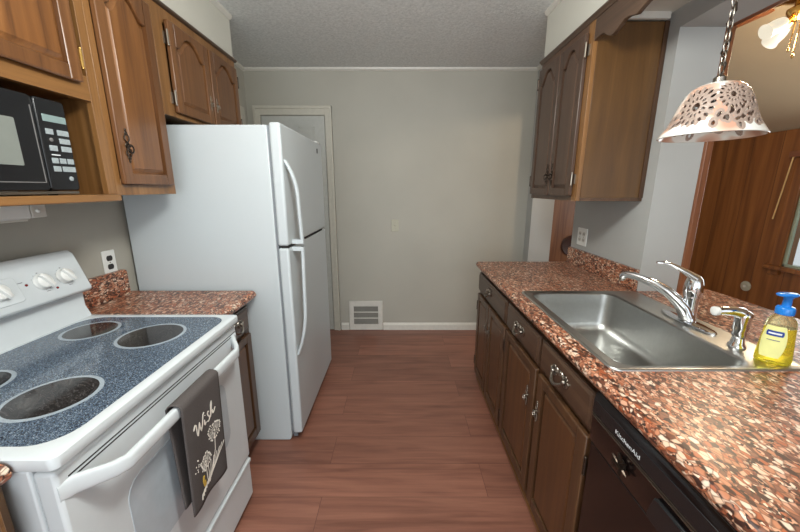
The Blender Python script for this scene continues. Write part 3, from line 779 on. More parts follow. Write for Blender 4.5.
# towel over the oven handle
TY0, TY1 = 0.838, 1.036
tw = thing('dish_towel', (-0.64, 0.937, 0.45), 'charcoal dish towel printed Wish hanging from the oven door handle', 'towel')
def towel_pt(s_, y):
    # path: behind handle upward, over, front downward ; s_ in 0..1
    wob = 0.004 * math.sin((y - TY0) * 42 + 0.6)
    xf, xb = -0.6155, -0.6545; zt = 0.825
    if s_ < 0.42:
        t = s_ / 0.42; z = 0.475 + (zt - 0.006 - 0.475) * t; x = xb - 0.004 + (1 - t) * 0.006 + wob * (1 - t)
    elif s_ < 0.5:
        t = (s_ - 0.42) / 0.08; a = PI * (1 - t); x = (xf + xb) / 2 + (xf - xb) / 2 * math.cos(a); z = zt - 0.006 + 0.012 * math.sin(a)
    else:
        t = (s_ - 0.5) / 0.5; z = zt - 0.006 - (zt - 0.452) * t - 0.01 * t * ((y - TY0) / (TY1 - TY0)); x = xf + wob * t - 0.014 * t
    return (x, y, z)
NS, NY = 60, 24
vs = [towel_pt(i / NS, TY0 + (TY1 - TY0) * j / NY) for i in range(NS + 1) for j in range(NY + 1)]
fs = [(i * (NY + 1) + j, i * (NY + 1) + j + 1, (i + 1) * (NY + 1) + j + 1, (i + 1) * (NY + 1) + j) for i in range(NS) for j in range(NY)]
co = B().add(vs, fs).build('cloth', 'towel', tw, smooth=60)
md = co.modifiers.new('thick', 'SOLIDIFY'); md.thickness = 0.0035; md.offset = 0.0
# printing on the front: strokes given in (u right 0..1, v down 0..1) on the front fall
def front(u, v, lift=0.0026):
    p = towel_pt(0.5 + 0.5 * v, TY0 + (TY1 - TY0) * u); return (p[0] + lift, p[1], p[2])
def stroke(mb, pts, w=0.0016):
    P_ = []
    for (a, b_) in zip(pts[:-1], pts[1:]):
        for k in range(4): P_.append((a[0] + (b_[0] - a[0]) * k / 4, a[1] + (b_[1] - a[1]) * k / 4))
    P_.append(pts[-1])
    mb.tube([front(u, v) for u, v in P_], w, 6, flat=0.35, up=(1, 0, 0))
mb = B()
stroke(mb, [(0.20, 0.27), (0.24, 0.235), (0.27, 0.25), (0.285, 0.33), (0.30, 0.355), (0.34, 0.30), (0.36, 0.255), (0.37, 0.30), (0.40, 0.345), (0.44, 0.30), (0.47, 0.225), (0.50, 0.21)], 0.0030)
stroke(mb, [(0.50, 0.285), (0.495, 0.32), (0.51, 0.335), (0.54, 0.315)], 0.0026); stroke(mb, [(0.515, 0.25), (0.52, 0.245)], 0.003)
stroke(mb, [(0.625, 0.250), (0.605, 0.243), (0.588, 0.258), (0.60, 0.280), (0.632, 0.298), (0.630, 0.322), (0.600, 0.334), (0.575, 0.326)], 0.0026)
stroke(mb, [(0.665, 0.30), (0.69, 0.26), (0.715, 0.205), (0.71, 0.18), (0.69, 0.20), (0.675, 0.26), (0.66, 0.315), (0.69, 0.275), (0.725, 0.27), (0.725, 0.30), (0.75, 0.30), (0.80, 0.265)], 0.0026)
mb.build('lettering', 'towel_print', tw)
mb = B(); rnd = random.Random(3)
for (cu, cv, cr, dx) in ((0.72, 0.47, 0.17, 0.40), (0.43, 0.66, 0.15, 0.40)):
    for k in range(26):
        a = 2 * PI * k / 26 + rnd.random() * 0.1; r0 = 0.25 * cr; r1 = cr * (0.75 + 0.3 * rnd.random())
        q = (cu + r1 * math.cos(a), cv + 0.5 * r1 * math.sin(a))
        stroke(mb, [(cu + r0 * math.cos(a), cv + 0.5 * r0 * math.sin(a)), q], 0.0007)
        mb.ball(front(*q), 0.001, 0.0032, 0.0032, 8, 4)
    mb.ball(front(cu, cv), 0.001, 0.005, 0.005, 8, 4)
stroke(mb, [(0.72, 0.50), (0.70, 0.65), (0.60, 0.80), (0.50, 0.90)], 0.0018)
stroke(mb, [(0.43, 0.68), (0.44, 0.80), (0.46, 0.90)], 0.0018)
for k in range(7):
    u = 0.50 + 0.05 * k
    stroke(mb, [(0.46 + 0.01 * k, 0.90 - 0.004 * k), (u, 0.80 - 0.012 * k), (u + 0.05 * (k - 2) * 0.6 + 0.05, 0.66 + 0.012 * abs(k - 5))], 0.0015)
for k in range(10): mb.ball(front(0.12 + 0.16 * rnd.random(), 0.55 + 0.14 * rnd.random()), 0.001, 0.0024, 0.0024, 8, 4)
for k in range(6): stroke(mb, [(0.22 + 0.055 * k, 0.945 - 0.012 * k), (0.24 + 0.055 * k, 0.905 - 0.010 * k), (0.28 + 0.055 * k, 0.90 - 0.010 * k)], 0.003)
mb.build('flower_print', 'towel_print', tw)
mb = B()
stroke(mb, [(0.34, 0.86), (0.31, 0.80), (0.33, 0.76)], 0.005); stroke(mb, [(0.37, 0.87), (0.36, 0.82)], 0.004)
mb.build('yellow_flower_print', 'towel_yellow', tw)

# ------------------------------------------------------------------ refrigerator
fr = thing('refrigerator', (-0.95, 2.14, 0), 'tall white top freezer refrigerator against the left wall', 'refrigerator')
FY0, FY1 = 1.692, 2.555
mb = B(); mb.prism([(-1.357, 0.004), (-0.64, 0.004), (-0.632, 0.008), (-0.625, 0.03), (-0.625, 1.715), (-1.357, 1.715)], 'y', FY0, FY1)
mb.build('body', 'fridge', fr, bevel=0.004)
B().box(-0.6245, -0.616, FY0 + 0.008, FY1 - 0.008, 0.06, 1.715).build('gasket', 'gasket', fr)
zs = 1.135
dtop = B().box(-0.6155, -0.562, FY0 - 0.002, FY1, zs + 0.005, 1.728).build('freezer_door', 'fridge', fr, bevel=0.012, seg=4)
dbot = B().box(-0.6155, -0.562, FY0 - 0.002, FY1, 0.05, zs - 0.005).build('fresh_food_door', 'fridge', fr, bevel=0.012, seg=4)
B().box(-0.6245, -0.60, FY0 + 0.03, FY1 - 0.02, 0.006, 0.045).build('kick_grille', 'gasket', fr)
def fridge_handle(parent, z0, z1, split_low):
    y = FY0 + 0.035; K = 24; rings = []
    for k in range(K + 1):
        t = k / K; z = z0 + (z1 - z0) * t
        u = t if split_low else 1 - t           # u=0 at the split end (full reach), 1 at the far end
        g = 1.0 if u < 0.55 else max(0, 1 - ((u - 0.55) / 0.45) ** 2.2)
        x = -0.563 + 0.050 * g
        wy = 0.016; wx = 0.010
        yy = y + 0.075 * (1 - u) ** 1.2 * 0.55
        rings.append([(x + wx * math.cos(2 * PI * i / 12), yy + wy * math.sin(2 * PI * i / 12), z) for i in range(12)])
    mb = B().loft(rings)
    ze = z0 if split_low else z1
    mb.box(-0.563, -0.505, y + 0.024, y + 0.058, ze - (0.0 if split_low else 0.022), ze + (0.022 if split_low else 0.0))
    return mb.build('handle', 'fridge', parent, smooth=60)
fridge_handle(dtop, zs + 0.008, 1.56, True)
fridge_handle(dbot, 0.53, zs - 0.008, False)
B().box(-0.60, -0.5635, FY0 + 0.002, FY1 - 0.1, zs - 0.0045, zs + 0.0045).build('door_gap', 'dark_gap', fr, smooth=0)
B().box(-0.62, -0.575, FY1 - 0.09, FY1 - 0.01, 1.7285, 1.742).build('hinge_cover', 'white_plastic', fr, bevel=0.004)
B().box(-0.5618, -0.558, 2.40, 2.415, 1.655, 1.685).build('badge', 'black_slot', dtop, bevel=0.001)
for x in (-0.72, -1.27):
    for y in (FY0 + 0.06, FY1 - 0.06): B().lathe([(0.02, 0), (0.02, 0.0036)], (x, y, 0.0002), 12).build('foot', 'black', fr)

# ------------------------------------------------------------------ wall fittings
def outlet(name, x, s, yc, zc, label, gang=1, cat='outlet'):
    t = thing(name, (x, yc, zc), label, cat)
    F = Face(x, s); hw = 0.035 if gang == 1 else 0.058
    mb = B(); F.prism(mb, rr2(yc - hw, yc + hw, zc - 0.057, zc + 0.057, 0.004), 0.0003, 0.006); mb.build('cover_plate', 'white_plastic', t, bevel=0.002)
    cols = [yc] if gang == 1 else [yc - 0.023, yc + 0.023]
    for cy in cols:
        for dz in (0.02, -0.02):
            pts = [(cy + 0.0165 * math.cos(2 * PI * k / 24), zc + dz + max(-0.0125, min(0.0125, 0.0165 * math.sin(2 * PI * k / 24)))) for k in range(24)]
            mb = B(); F.prism(mb, pts, 0.0055, 0.0075); rc = mb.build('receptacle', 'black_slot' if gang == 1 else 'trim', t)
            if gang == 2:
                mb = B(); F.box(mb, cy - 0.008, cy - 0.005, zc + dz - 0.006, zc + dz + 0.006, 0.0072, 0.0079); F.box(mb, cy + 0.005, cy + 0.008, zc + dz - 0.006, zc + dz + 0.006, 0.0072, 0.0079)
                mb.build('slots', 'black_slot', rc, smooth=0)
        mb = B(); mb.lathe([(0.003, 0), (0.003, 0.0015)], F.P(cy, zc, 0.006 if s > 0 else 0.0075), 10, 'x'); mb.build('screw', 'nickel', t)
    return t
outlet('wall_outlet', XL, 1, 1.566, 1.084, 'white wall outlet with dark sockets above the short left countertop')
outlet('wall_outlet', XR, -1, 2.235, 1.112, 'white double wall outlet under the right upper cabinet', 2)
sw = thing('light_switch', (-0.048, YB, 1.074), 'small almond light switch on the grey back wall', 'switch')
B().prism(rr2(-0.083, -0.013, 1.017, 1.131, 0.004), 'y', YB - 0.006, YB - 0.0003).build('cover_plate', 'switch', sw, bevel=0.002)
B().prism([(YB - 0.0055, 1.063), (YB - 0.0055, 1.087), (YB - 0.014, 1.086), (YB - 0.013, 1.080)], 'x', -0.053, -0.043).build('toggle', 'switch', sw)
for z in (1.10, 1.048): B().lathe([(0.003, 0), (0.003, 0.0015)], (-0.048, YB - 0.0072, z), 10, 'y').build('screw', 'nickel', sw)
vt = thing('wall_vent', (-0.347, YB, 0.0), 'white metal return air vent at the base of the back wall', 'vent')
vx0, vx1, vz0, vz1 = -0.516, -0.178, 0.002, 0.312
mb = B()
mb.box(vx0, vx1, YB - 0.018, YB - 0.0005, vz0, vz0 + 0.062); mb.box(vx0, vx1, YB - 0.018, YB - 0.0005, vz1 - 0.055, vz1)
mb.box(vx0, vx0 + 0.045, YB - 0.018, YB - 0.0005, vz0 + 0.062, vz1 - 0.055); mb.box(vx1 - 0.045, vx1, YB - 0.018, YB - 0.0005, vz0 + 0.062, vz1 - 0.055)
zz0, zz1 = vz0 + 0.062, vz1 - 0.055
for k in (1, 2):
    z = zz0 + (zz1 - zz0) * k / 3; mb.box(vx0 + 0.045, vx1 - 0.045, YB - 0.016, YB - 0.0005, z - 0.006, z + 0.006)
mb.build('frame', 'trim', vt, bevel=0.003)
B().box(vx0 + 0.04, vx1 - 0.04, YB - 0.003, YB - 0.0007, zz0, zz1).build('backing', 'grille_dark', vt, smooth=0)
mb = B()
for k in range(27):
    z = zz0 + (zz1 - zz0) * (k + 0.5) / 27; mb.prism([(YB - 0.012, z - 0.002), (YB - 0.004, z + 0.001), (YB - 0.004, z + 0.0025), (YB - 0.012, z - 0.0005)], 'x', vx0 + 0.045, vx1 - 0.045)
mb.build('louvre', 'grille_dark', vt, smooth=0)

# ------------------------------------------------------------------ right upper cabinet
FR = Face(0.878, -1)
cb = thing('upper_cabinet', (1.04, 2.02, 1.362), 'walnut upper cabinet with two arched doors above the right countertop', 'cabinet')
y0, y1 = 1.728, 2.318
B().box(0.8985, XR - 0.002, y0, y1, 1.378, 2.155).build('carcass', 'end_wood', cb, bevel=0.001)
fp = []; fp.append((y0, y0 + 0.05, 1.362, 2.165, 0.0)); fp.append((y1 - 0.04, y1, 1.362, 2.165, 0.0))
fp.append((y0 + 0.05, y1 - 0.04, 1.362, 1.41, -0.0005)); fp.append((y0 + 0.05, y1 - 0.04, 2.10, 2.165, -0.0005))
frame_parts(FR, cb, 'frame_wood', [fp[0]], [])
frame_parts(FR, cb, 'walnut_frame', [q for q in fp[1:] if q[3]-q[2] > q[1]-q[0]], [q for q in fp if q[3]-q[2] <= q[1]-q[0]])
mb = B(); mb.box(XR - 0.022, XR - 0.0025, y0 - 0.006, y0 - 0.0005, 1.378, 2.155); mb.box(0.8985, XR - 0.002, y0, y0 + 0.004, 1.362, 1.3775); mb.build('edge_strip', 'base_wood', cb)
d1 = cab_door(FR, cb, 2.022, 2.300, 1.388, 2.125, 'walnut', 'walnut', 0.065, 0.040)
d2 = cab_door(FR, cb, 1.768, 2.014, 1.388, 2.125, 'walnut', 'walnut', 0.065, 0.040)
ornate_pull(FR, d1, 2.048, 1.50); ornate_pull(FR, d2, 1.985, 1.50)
for b_ in (1.47, 2.05): hinge(FR, d2, 1.757, b_); hinge(FR, d1, 2.309, b_, mat='dark_bronze')
# scalloped valance over the sink
val = []
for k in range(61):
    t = k / 60; y = 0.28 + (1.7275 - 0.28) * t
    d_ = (1.7275 - y)
    z = 2.072
    q = [(0, 2.075), (.03, 2.080), (.07, 2.082), (.10, 2.062), (.135, 2.042), (.165, 2.050), (.225, 2.075), (.29, 2.056), (.32, 2.066), (.345, 2.074), (.45, 2.080), (2, 2.080)]
    for (a, za), (b_, zb) in zip(q[:-1], q[1:]):
        if a <= d_ <= b_: z = za + (zb - za) * (d_ - a) / (b_ - a); break
    val.append((y, z))
vb = B(); FR.prism(vb, val + [(1.7275, 2.165), (0.28, 2.165)], -0.018, 0.0)
tag(vb.build('valance_board', 'mould', bevel=0.002, loc=(0.885, 1.0, 2.11)), 'dark scalloped wooden valance board above the sink', 'valance')
mb = B().prism([(0.900, 2.165), (0.876, 2.165), (0.870, 2.172), (0.862, 2.178), (0.862, 2.1845), (0.900, 2.1845)], 'y', 0.25, 2.325)
struct('trim_6', mb, 'mould', smooth=0)
struct('trim_7', B().box(0.905, 1.195, 1.705, 1.7215, 2.157, 2.1845), 'trim', smooth=0)

# ------------------------------------------------------------------ right base cabinets, dishwasher
FG = Face(0.580, -1)
def base_carcass(t, y0, y1, stiles):
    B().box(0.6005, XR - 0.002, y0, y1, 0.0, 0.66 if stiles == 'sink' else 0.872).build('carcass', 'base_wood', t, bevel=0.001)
bc = thing('base_cabinet', (0.88, 2.02, 0), 'walnut base cabinet with one drawer at the far end of the right counter', 'cabinet')
base_carcass(bc, 1.690, 2.350, '')
fp = []
fp.append((1.690, 1.712, 0.05, 0.872, 0.0)); fp.append((2.33, 2.350, 0.05, 0.872, 0.0)); fp.append((2.012, 2.042, 0.05, 0.70, -0.0004))
for b0, b1 in ((0.05, 0.13), (0.68, 0.73), (0.84, 0.872)): fp.append((1.712, 2.33, b0, b1, -0.0006))
frame_parts(FG, bc, 'base_wood', [q for q in fp if q[3]-q[2] > q[1]-q[0]], [q for q in fp if q[3]-q[2] <= q[1]-q[0]])
q = drawer_front(FG, bc, 1.702, 2.335, 0.717, 0.845, 'base_wood_h'); bail_pull(FG, q, 2.04, 0.788, w=0.035)
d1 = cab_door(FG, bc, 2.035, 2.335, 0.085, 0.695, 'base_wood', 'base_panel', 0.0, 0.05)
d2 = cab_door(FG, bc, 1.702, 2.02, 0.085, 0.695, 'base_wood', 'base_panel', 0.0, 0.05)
ornate_pull(FG, d1, 2.065, 0.55, mat='pewter', k=0.78); ornate_pull(FG, d2, 1.990, 0.55, mat='pewter', k=0.78)
for z in (0.17, 0.60): hinge(FG, d2, 1.697, z, mat='dark_bronze'); hinge(FG, d1, 2.341, z, mat='dark_bronze')
bc = thing('base_cabinet', (0.88, 1.28, 0), 'walnut sink base cabinet with two drawer fronts beside the dishwasher', 'cabinet')
base_carcass(bc, 0.868, 1.6895, 'sink')
fp = []
fp.append((0.868, 0.888, 0.05, 0.872, 0.0)); fp.append((1.668, 1.6895, 0.05, 0.872, 0.0)); fp.append((1.235, 1.278, 0.05, 0.872, 0.0))
for a0, a1 in ((0.888, 1.235), (1.278, 1.668)):
    for b0, b1 in ((0.05, 0.13), (0.68, 0.73), (0.84, 0.872)): fp.append((a0, a1, b0, b1, -0.0006))
frame_parts(FG, bc, 'base_wood', [q for q in fp if q[3]-q[2] > q[1]-q[0]], [q for q in fp if q[3]-q[2] <= q[1]-q[0]])
for a0, a1 in ((0.876, 1.246), (1.268, 1.680)):
    q = drawer_front(FG, bc, a0, a1, 0.717, 0.845, 'base_wood_h'); bail_pull(FG, q, (a0 + a1) / 2 + 0.01, 0.785)
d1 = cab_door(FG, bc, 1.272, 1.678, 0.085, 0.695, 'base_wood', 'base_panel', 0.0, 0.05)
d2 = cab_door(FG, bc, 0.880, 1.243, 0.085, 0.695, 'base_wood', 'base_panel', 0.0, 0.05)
ornate_pull(FG, d1, 1.335, 0.535, mat='pewter', k=0.78); ornate_pull(FG, d2, 1.222, 0.535, mat='pewter', k=0.78)
for z in (0.17, 0.60): hinge(FG, d2, 0.872, z, mat='dark_bronze'); hinge(FG, d1, 1.684, z, mat='dark_bronze')
# shoe strip at the floor
struct('trim_8', B().prism([(0.598, 0.001), (0.584, 0.001), (0.584, 0.012), (0.59, 0.02), (0.598, 0.022)], 'y', 0.87, 2.35), 'frame_wood_h', smooth=0)

dw = thing('dishwasher', (0.88, 0.56, 0), 'black dishwasher under the near end of the right countertop', 'dishwasher')
B().box(0.60, XR - 0.003, 0.262, 0.862, 0.0, 0.872).build('body', 'black', dw, bevel=0.002)
FD = Face(0.5995, -1)
mb = B(); mb.prism([(0.5995, 0.705), (0.560, 0.705), (0.558, 0.71), (0.556, 0.84), (0.559, 0.855), (0.567, 0.866), (0.578, 0.870), (0.5995, 0.870)], 'y', 0.266, 0.862)
cp = mb.build('control_panel', 'black_gloss', dw, bevel=0.002)
mb = B(); mb.box(0.5535, 0.5575, 0.268, 0.860, 0.790, 0.7925); mb.box(0.5540, 0.5575, 0.268, 0.860, 0.797, 0.7985); mb.build('trim_strip', 'nickel', cp)
B().box(0.5545, 0.5572, 0.268, 0.860, 0.801, 0.842).build('display_strip', 'black', cp, bevel=0.001)
# lettering on the panel
fc = bpy.data.curves.new('lettering', 'FONT'); fc.body = 'KitchenAid'; fc.size = 0.0165; fc.extrude = 0.0002
fo = bpy.data.objects.new('lettering_curve', fc); C.objects.link(fo)
bpy.context.view_layer.update()
me = bpy.data.meshes.new_from_object(fo.evaluated_get(bpy.context.evaluated_depsgraph_get()))
bpy.data.objects.remove(fo)
xs = [v.co.x for v in me.vertices]; wtx = max(xs) - min(xs)
Ld = dw.location
for v in me.vertices:
    x, y, z = v.co; v.co = Vector((0.5542 - z, 0.757 - x * (0.090 / wtx), 0.8115 + y)) - Ld
me.materials.append(M['white'])
lo = bpy.data.objects.new('lettering', me); C.objects.link(lo); lo.parent = cp
# latch dial
mb = B(); mb.lathe([(0.017, 0), (0.017, 0.006), (0.013, 0.010)], (0.5465, 0.716, 0.752), 20, 'x')
for k in range(6):
    a = 2 * PI * k / 6 + 0.3
    mb.tube([(0.5475, 0.716 + r * math.cos(a), 0.752 + r * math.sin(a)) for r in (0.004, 0.018, 0.030)], [0.003, 0.0045, 0.002], 6)
mb.box(0.538, 0.548, 0.700, 0.732, 0.7485, 0.7555)
mb.build('dial', 'dark_bronze', cp)
mb = B(); mb.prism([(0.44, 0.712), (0.612, 0.712), (0.618, 0.72), (0.604, 0.772), (0.596, 0.778), (0.456, 0.778), (0.448, 0.772), (0.434, 0.72)], 'x', 0.5475, 0.5575)
mb.build('handle', 'black', cp, bevel=0.004)
B().box(0.562, 0.5993, 0.268, 0.860, 0.11, 0.700).build('door', 'black_gloss', dw, bevel=0.003)
B().box(0.61, 0.63, 0.268, 0.860, 0.001, 0.10).build('kick_plate', 'black', dw)

# ------------------------------------------------------------------ right countertop with sink cut-out
ct = thing('countertop', (0.9, 1.0, 0.874), 'long reddish brown pebble countertop with bar around the sink', 'countertop')
SX0, SX1, SY0, SY1 = 0.635, 1.150, 0.905, 1.625      # hole
mb = B()
NX = 0.595
mb.prism(nose_profile(0.545, -1, d=0.05), 'y', -0.55, 2.372)
ZT, ZBt = 0.914, 0.874
def slab(poly): mb.prism(poly, 'z', ZBt, ZT)
slab([(NX, -0.55), (SX0, -0.55), (SX0, 2.372), (NX, 2.372)])
slab([(SX0, -0.55), (SX1, -0.55), (SX1, SY0), (SX0, SY0)])
slab([(SX0, SY1), (SX1, SY1), (SX1, 2.372), (SX0, 2.372)])
slab([(SX1, -0.55), (XR - 0.001, -0.55), (XR - 0.001, 2.372), (SX1, 2.372)])
bar = [(XR - 0.001, -0.55), (1.60, -0.55)]
for k in range(7):
    a = PI / 2 * k / 6; bar.append((1.52 + 0.08 * math.cos(a), 1.65 + 0.08 * math.sin(a)))
bar += [(1.437, 1.73), (1.437, 1.658), (XR - 0.001, 1.658)]
slab(bar)
mb.build('slab', 'granite', ct)
mb = B(); mb.prism([(1.662, 0.9142), (2.372, 0.9142), (2.372, 1.018), (2.366, 1.024), (1.662, 1.024)], 'x', XR - 0.0205, XR - 0.0005); mb.build('backsplash', 'granite', ct, bevel=0.002)

# ------------------------------------------------------------------ sink
sk = thing('sink', (0.9, 1.26, 0.9142), 'large stainless steel single bowl sink set in the right countertop', 'sink')
def rim(i, z, r): return rrect(0.608 + i, 1.186 - i, 0.880 + i, 1.648 - i, r, z, 7)
def bowl(i, z, r): return rrect(0.650 + i, 1.045 - i, 0.912 + i, 1.614 - i, r, z, 7)
mb = B()
mb.loft([rim(0, 0.9143, 0.03), rim(0.001, 0.9185, 0.03), rim(0.007, 0.9205, 0.026), rim(0.014, 0.9175, 0.02), bowl(-0.010, 0.9172, 0.052), bowl(-0.003, 0.9155, 0.05), bowl(0.0015, 0.911, 0.05)], False, False)
mb.build('rim', 'steel', sk, smooth=70)
mb = B()
rings = [bowl(0.0015, 0.911, 0.05), bowl(0.006, 0.86, 0.05), bowl(0.014, 0.77, 0.055), bowl(0.022, 0.742, 0.06), bowl(0.040, 0.730, 0.06), bowl(0.075, 0.725, 0.06), bowl(0.16, 0.722, 0.03)]
mb.loft(rings, False, True)
so = mb.build('bowl', 'steel', sk, smooth=70)
B().lathe([(0.056, 0.0), (0.056, 0.003), (0.046, 0.004), (0.040, -0.0005)], (0.85, 1.26, 0.7225), 32).build('drain', 'chrome', sk)

# faucet
fa = thing('faucet', (1.10, 1.235, 0.918), 'chrome single lever kitchen faucet behind the sink bowl', 'faucet')
mb = B(); 
def ov(sx, sy, z): return [(1.112 + sx * math.cos(2 * PI * k / 40), 1.235 + sy * math.sin(2 * PI * k / 40), z) for k in range(40)]
mb.loft([ov(0.028, 0.125, 0.9182), ov(0.029, 0.127, 0.922), ov(0.027, 0.124, 0.927), ov(0.018, 0.10, 0.930)])
mb.build('base_plate', 'chrome', fa)
mb = B(); mb.lathe([(0.027, 0.0), (0.027, 0.008), (0.024, 0.014), (0.0235, 0.085), (0.025, 0.090), (0.0245, 0.098)], (1.112, 1.235, 0.928), 28)
bd = mb.build('body', 'chrome', fa, smooth=50)
# spout: rises out of the body front and reaches over the bowl
sp = [(1.108, 1.235, 0.940), (1.092, 1.240, 0.975), (1.070, 1.252, 1.005), (1.045, 1.272, 1.032), (1.015, 1.300, 1.054), (0.990, 1.330, 1.066), (0.970, 1.360, 1.072), (0.955, 1.382, 1.072), (0.948, 1.392, 1.066), (0.945, 1.396, 1.056)]
mb = B(); mb.tube(sp, [0.030, 0.029, 0.0265, 0.024, 0.0215, 0.0195, 0.0185, 0.018, 0.017, 0.0155], 20, flat=0.8)
mb.build('spout', 'chrome', fa, smooth=60)
B().lathe([(0.012, 0), (0.012, 0.012), (0.010, 0.013)], (0.945, 1.396, 1.044), 18).build('aerator', 'nickel', fa)
# lever dome and arm
mb = B(); mb.lathe([(0.0275, 0.0), (0.030, 0.02), (0.029, 0.045), (0.024, 0.066), (0.014, 0.079), (0.002, 0.083)], (1.112, 1.235, 1.027), 28)
lv = [(1.112, 1.228, 1.095), (1.090, 1.246, 1.112), (1.066, 1.262, 1.128), (1.040, 1.275, 1.142), (1.018, 1.280, 1.146), (1.004, 1.284, 1.146), (0.996, 1.286, 1.145)]
mb.tube(lv, [0.026, 0.021, 0.015, 0.011, 0.0095, 0.0095, 0.006], 14, flat=0.6)
mb.build('lever', 'chrome', fa, smooth=60)

# side sprayer
ss = thing('side_sprayer', (1.105, 1.03, 0.918), 'chrome side sprayer with white tip beside the faucet', 'sprayer')
mb = B(); mb.lathe([(0.024, 0.0003), (0.024, 0.006), (0.019, 0.012), (0.016, 0.03), (0.0155, 0.032)], (1.107, 1.03, 0.918), 24); mb.build('base', 'chrome', ss)
mb = B(); mb.lathe([(0.016, 0), (0.020, 0.012), (0.017, 0.022), (0.021, 0.034), (0.020, 0.055), (0.023, 0.072), (0.022, 0.084), (0.012, 0.092)], (1.107, 1.03, 0.9505), 20)
mb.tube([(1.116, 1.027, 1.020), (1.098, 1.030, 1.034), (1.070, 1.034, 1.040), (1.045, 1.038, 1.040), (1.030, 1.040, 1.038)], [0.015, 0.019, 0.0165, 0.0145, 0.0135], 16)
mb.build('spray_head', 'chrome', ss, smooth=60)
B().lathe([(0.0138, 0), (0.0148, -0.004), (0.0148, -0.012), (0.010, -0.014)], (1.0305, 1.040, 1.038), 18, 'x').build('tip', 'white_plastic', ss)

# soap bottle
sb = thing('soap_bottle', (1.112, 0.935, 0.9185), 'clear bottle of yellow hand soap with a blue pump on the sink corner', 'soap bottle')
cx, cy, z0 = 1.114, 0.928, 0.9186
def oval(sx, sy, z, n=36): 
    sx *= 0.80; sy *= 0.80
    ca, sa = math.cos(-0.6), math.sin(-0.6)
    return [(cx + sx * math.cos(2 * PI * k / n) * ca - sy * math.sin(2 * PI * k / n) * sa, cy + sx * math.cos(2 * PI * k / n) * sa + sy * math.sin(2 * PI * k / n) * ca, z0 + z) for k in range(n)]
mb = B().loft([oval(0.046, 0.030, 0.0), oval(0.050, 0.034, 0.005), oval(0.050, 0.034, 0.02), oval(0.046, 0.032, 0.06), oval(0.043, 0.031, 0.09), oval(0.041, 0.030, 0.112)])
mb.build('soap_liquid', 'soap', sb, smooth=60)
mb = B().loft([oval(0.0413, 0.0303, 0.1125), oval(0.039, 0.029, 0.128), oval(0.032, 0.026, 0.140), oval(0.020, 0.020, 0.150), oval(0.0185, 0.0185, 0.156)])
mb.build('bottle_shoulder', 'clear', sb, smooth=60)
mb = B()
def lab(u, v, lift):     # u across the front, v up; hugging the oval bottle
    sx = 0.0505 - 0.085 * max(0, v - 0.02) * 1.0 if v > 0.02 else 0.0505
    sx = {True: sx}[True]; sx = max(sx, 0.0412); sy = 0.0345 - (0.0505 - sx) * 0.4
    a = -PI / 2 + u; ca, sa = math.cos(-0.6), math.sin(-0.6)
    px_, py_ = (sx * 0.80 + lift) * math.cos(a), (sy * 0.80 + lift) * math.sin(a)
    return (cx + px_ * ca - py_ * sa, cy + px_ * sa + py_ * ca, z0 + v)
def label_patch(u0, u1, v0, v1, shape, lift, mat, name):
    mb = B(); NU, NV = 16, 12; vs = []
    for j in range(NV + 1):
        v = v0 + (v1 - v0) * j / NV; w_ = shape(j / NV)
        for i in range(NU + 1):
            u = (u0 + u1) / 2 + (u1 - u0) / 2 * w_ * (2 * i / NU - 1); vs.append(lab(u, v, lift))
    mb.add(vs, [(j * (NU + 1) + i, j * (NU + 1) + i + 1, (j + 1) * (NU + 1) + i + 1, (j + 1) * (NU + 1) + i) for j in range(NV) for i in range(NU)])
    return mb.build(name, mat, sb, smooth=60)
label_patch(-1.25, 0.35, 0.022, 0.118, lambda t: max(0.05, math.sin(PI * min(1, 0.08 + 0.55 * t + 0.12))) ** 0.8, 0.0009, 'label', 'label')
label_patch(-0.95, 0.12, 0.088, 0.104, lambda t: 0.9 + 0.1 * math.sin(PI * t), 0.0016, 'label_blue', 'label_band')
label_patch(-0.80, -0.02, 0.0935, 0.0985, lambda t: 1.0, 0.0022, 'white', 'label_lettering')
label_patch(-0.80, -0.05, 0.074, 0.0765, lambda t: 1.0, 0.0017, 'greyprint', 'label_small_print')
mb = B(); mb.lathe([(0.0200, 0.152), (0.0205, 0.156), (0.0205, 0.170), (0.018, 0.174), (0.010, 0.176), (0.0095, 0.200), (0.013, 0.204)], (cx, cy, z0), 28)
mb.build('pump_collar', 'blue_pump', sb, smooth=50)
mb = B(); mb.loft([[(cx - 0.004 + sx * math.cos(2 * PI * k / 28) , cy + sy * math.sin(2 * PI * k / 28), z0 + z) for k in range(28)] for sx, sy, z in ((0.016, 0.014, 0.2045), (0.027, 0.018, 0.207), (0.029, 0.019, 0.211), (0.024, 0.016, 0.214))])
mb.build('pump_head', 'blue_pump', sb, smooth=50)

# ------------------------------------------------------------------ pendant lamp
pl = thing('pendant_lamp', (1.03, 1.20, 2.18), 'pierced pink and white ceramic bell pendant lamp hanging on a chain over the bar', 'lamp')
px_, py_, pz = 1.030, 1.200, 1.592
LS = 0.67
LH = 0.95
prof = [(0.208, 0.0), (0.203, 0.006), (0.194, 0.016), (0.180, 0.032), (0.166, 0.052), (0.154, 0.074), (0.144, 0.096), (0.132, 0.118), (0.118, 0.138), (0.100, 0.154), (0.078, 0.164), (0.050, 0.170), (0.014, 0.174)]
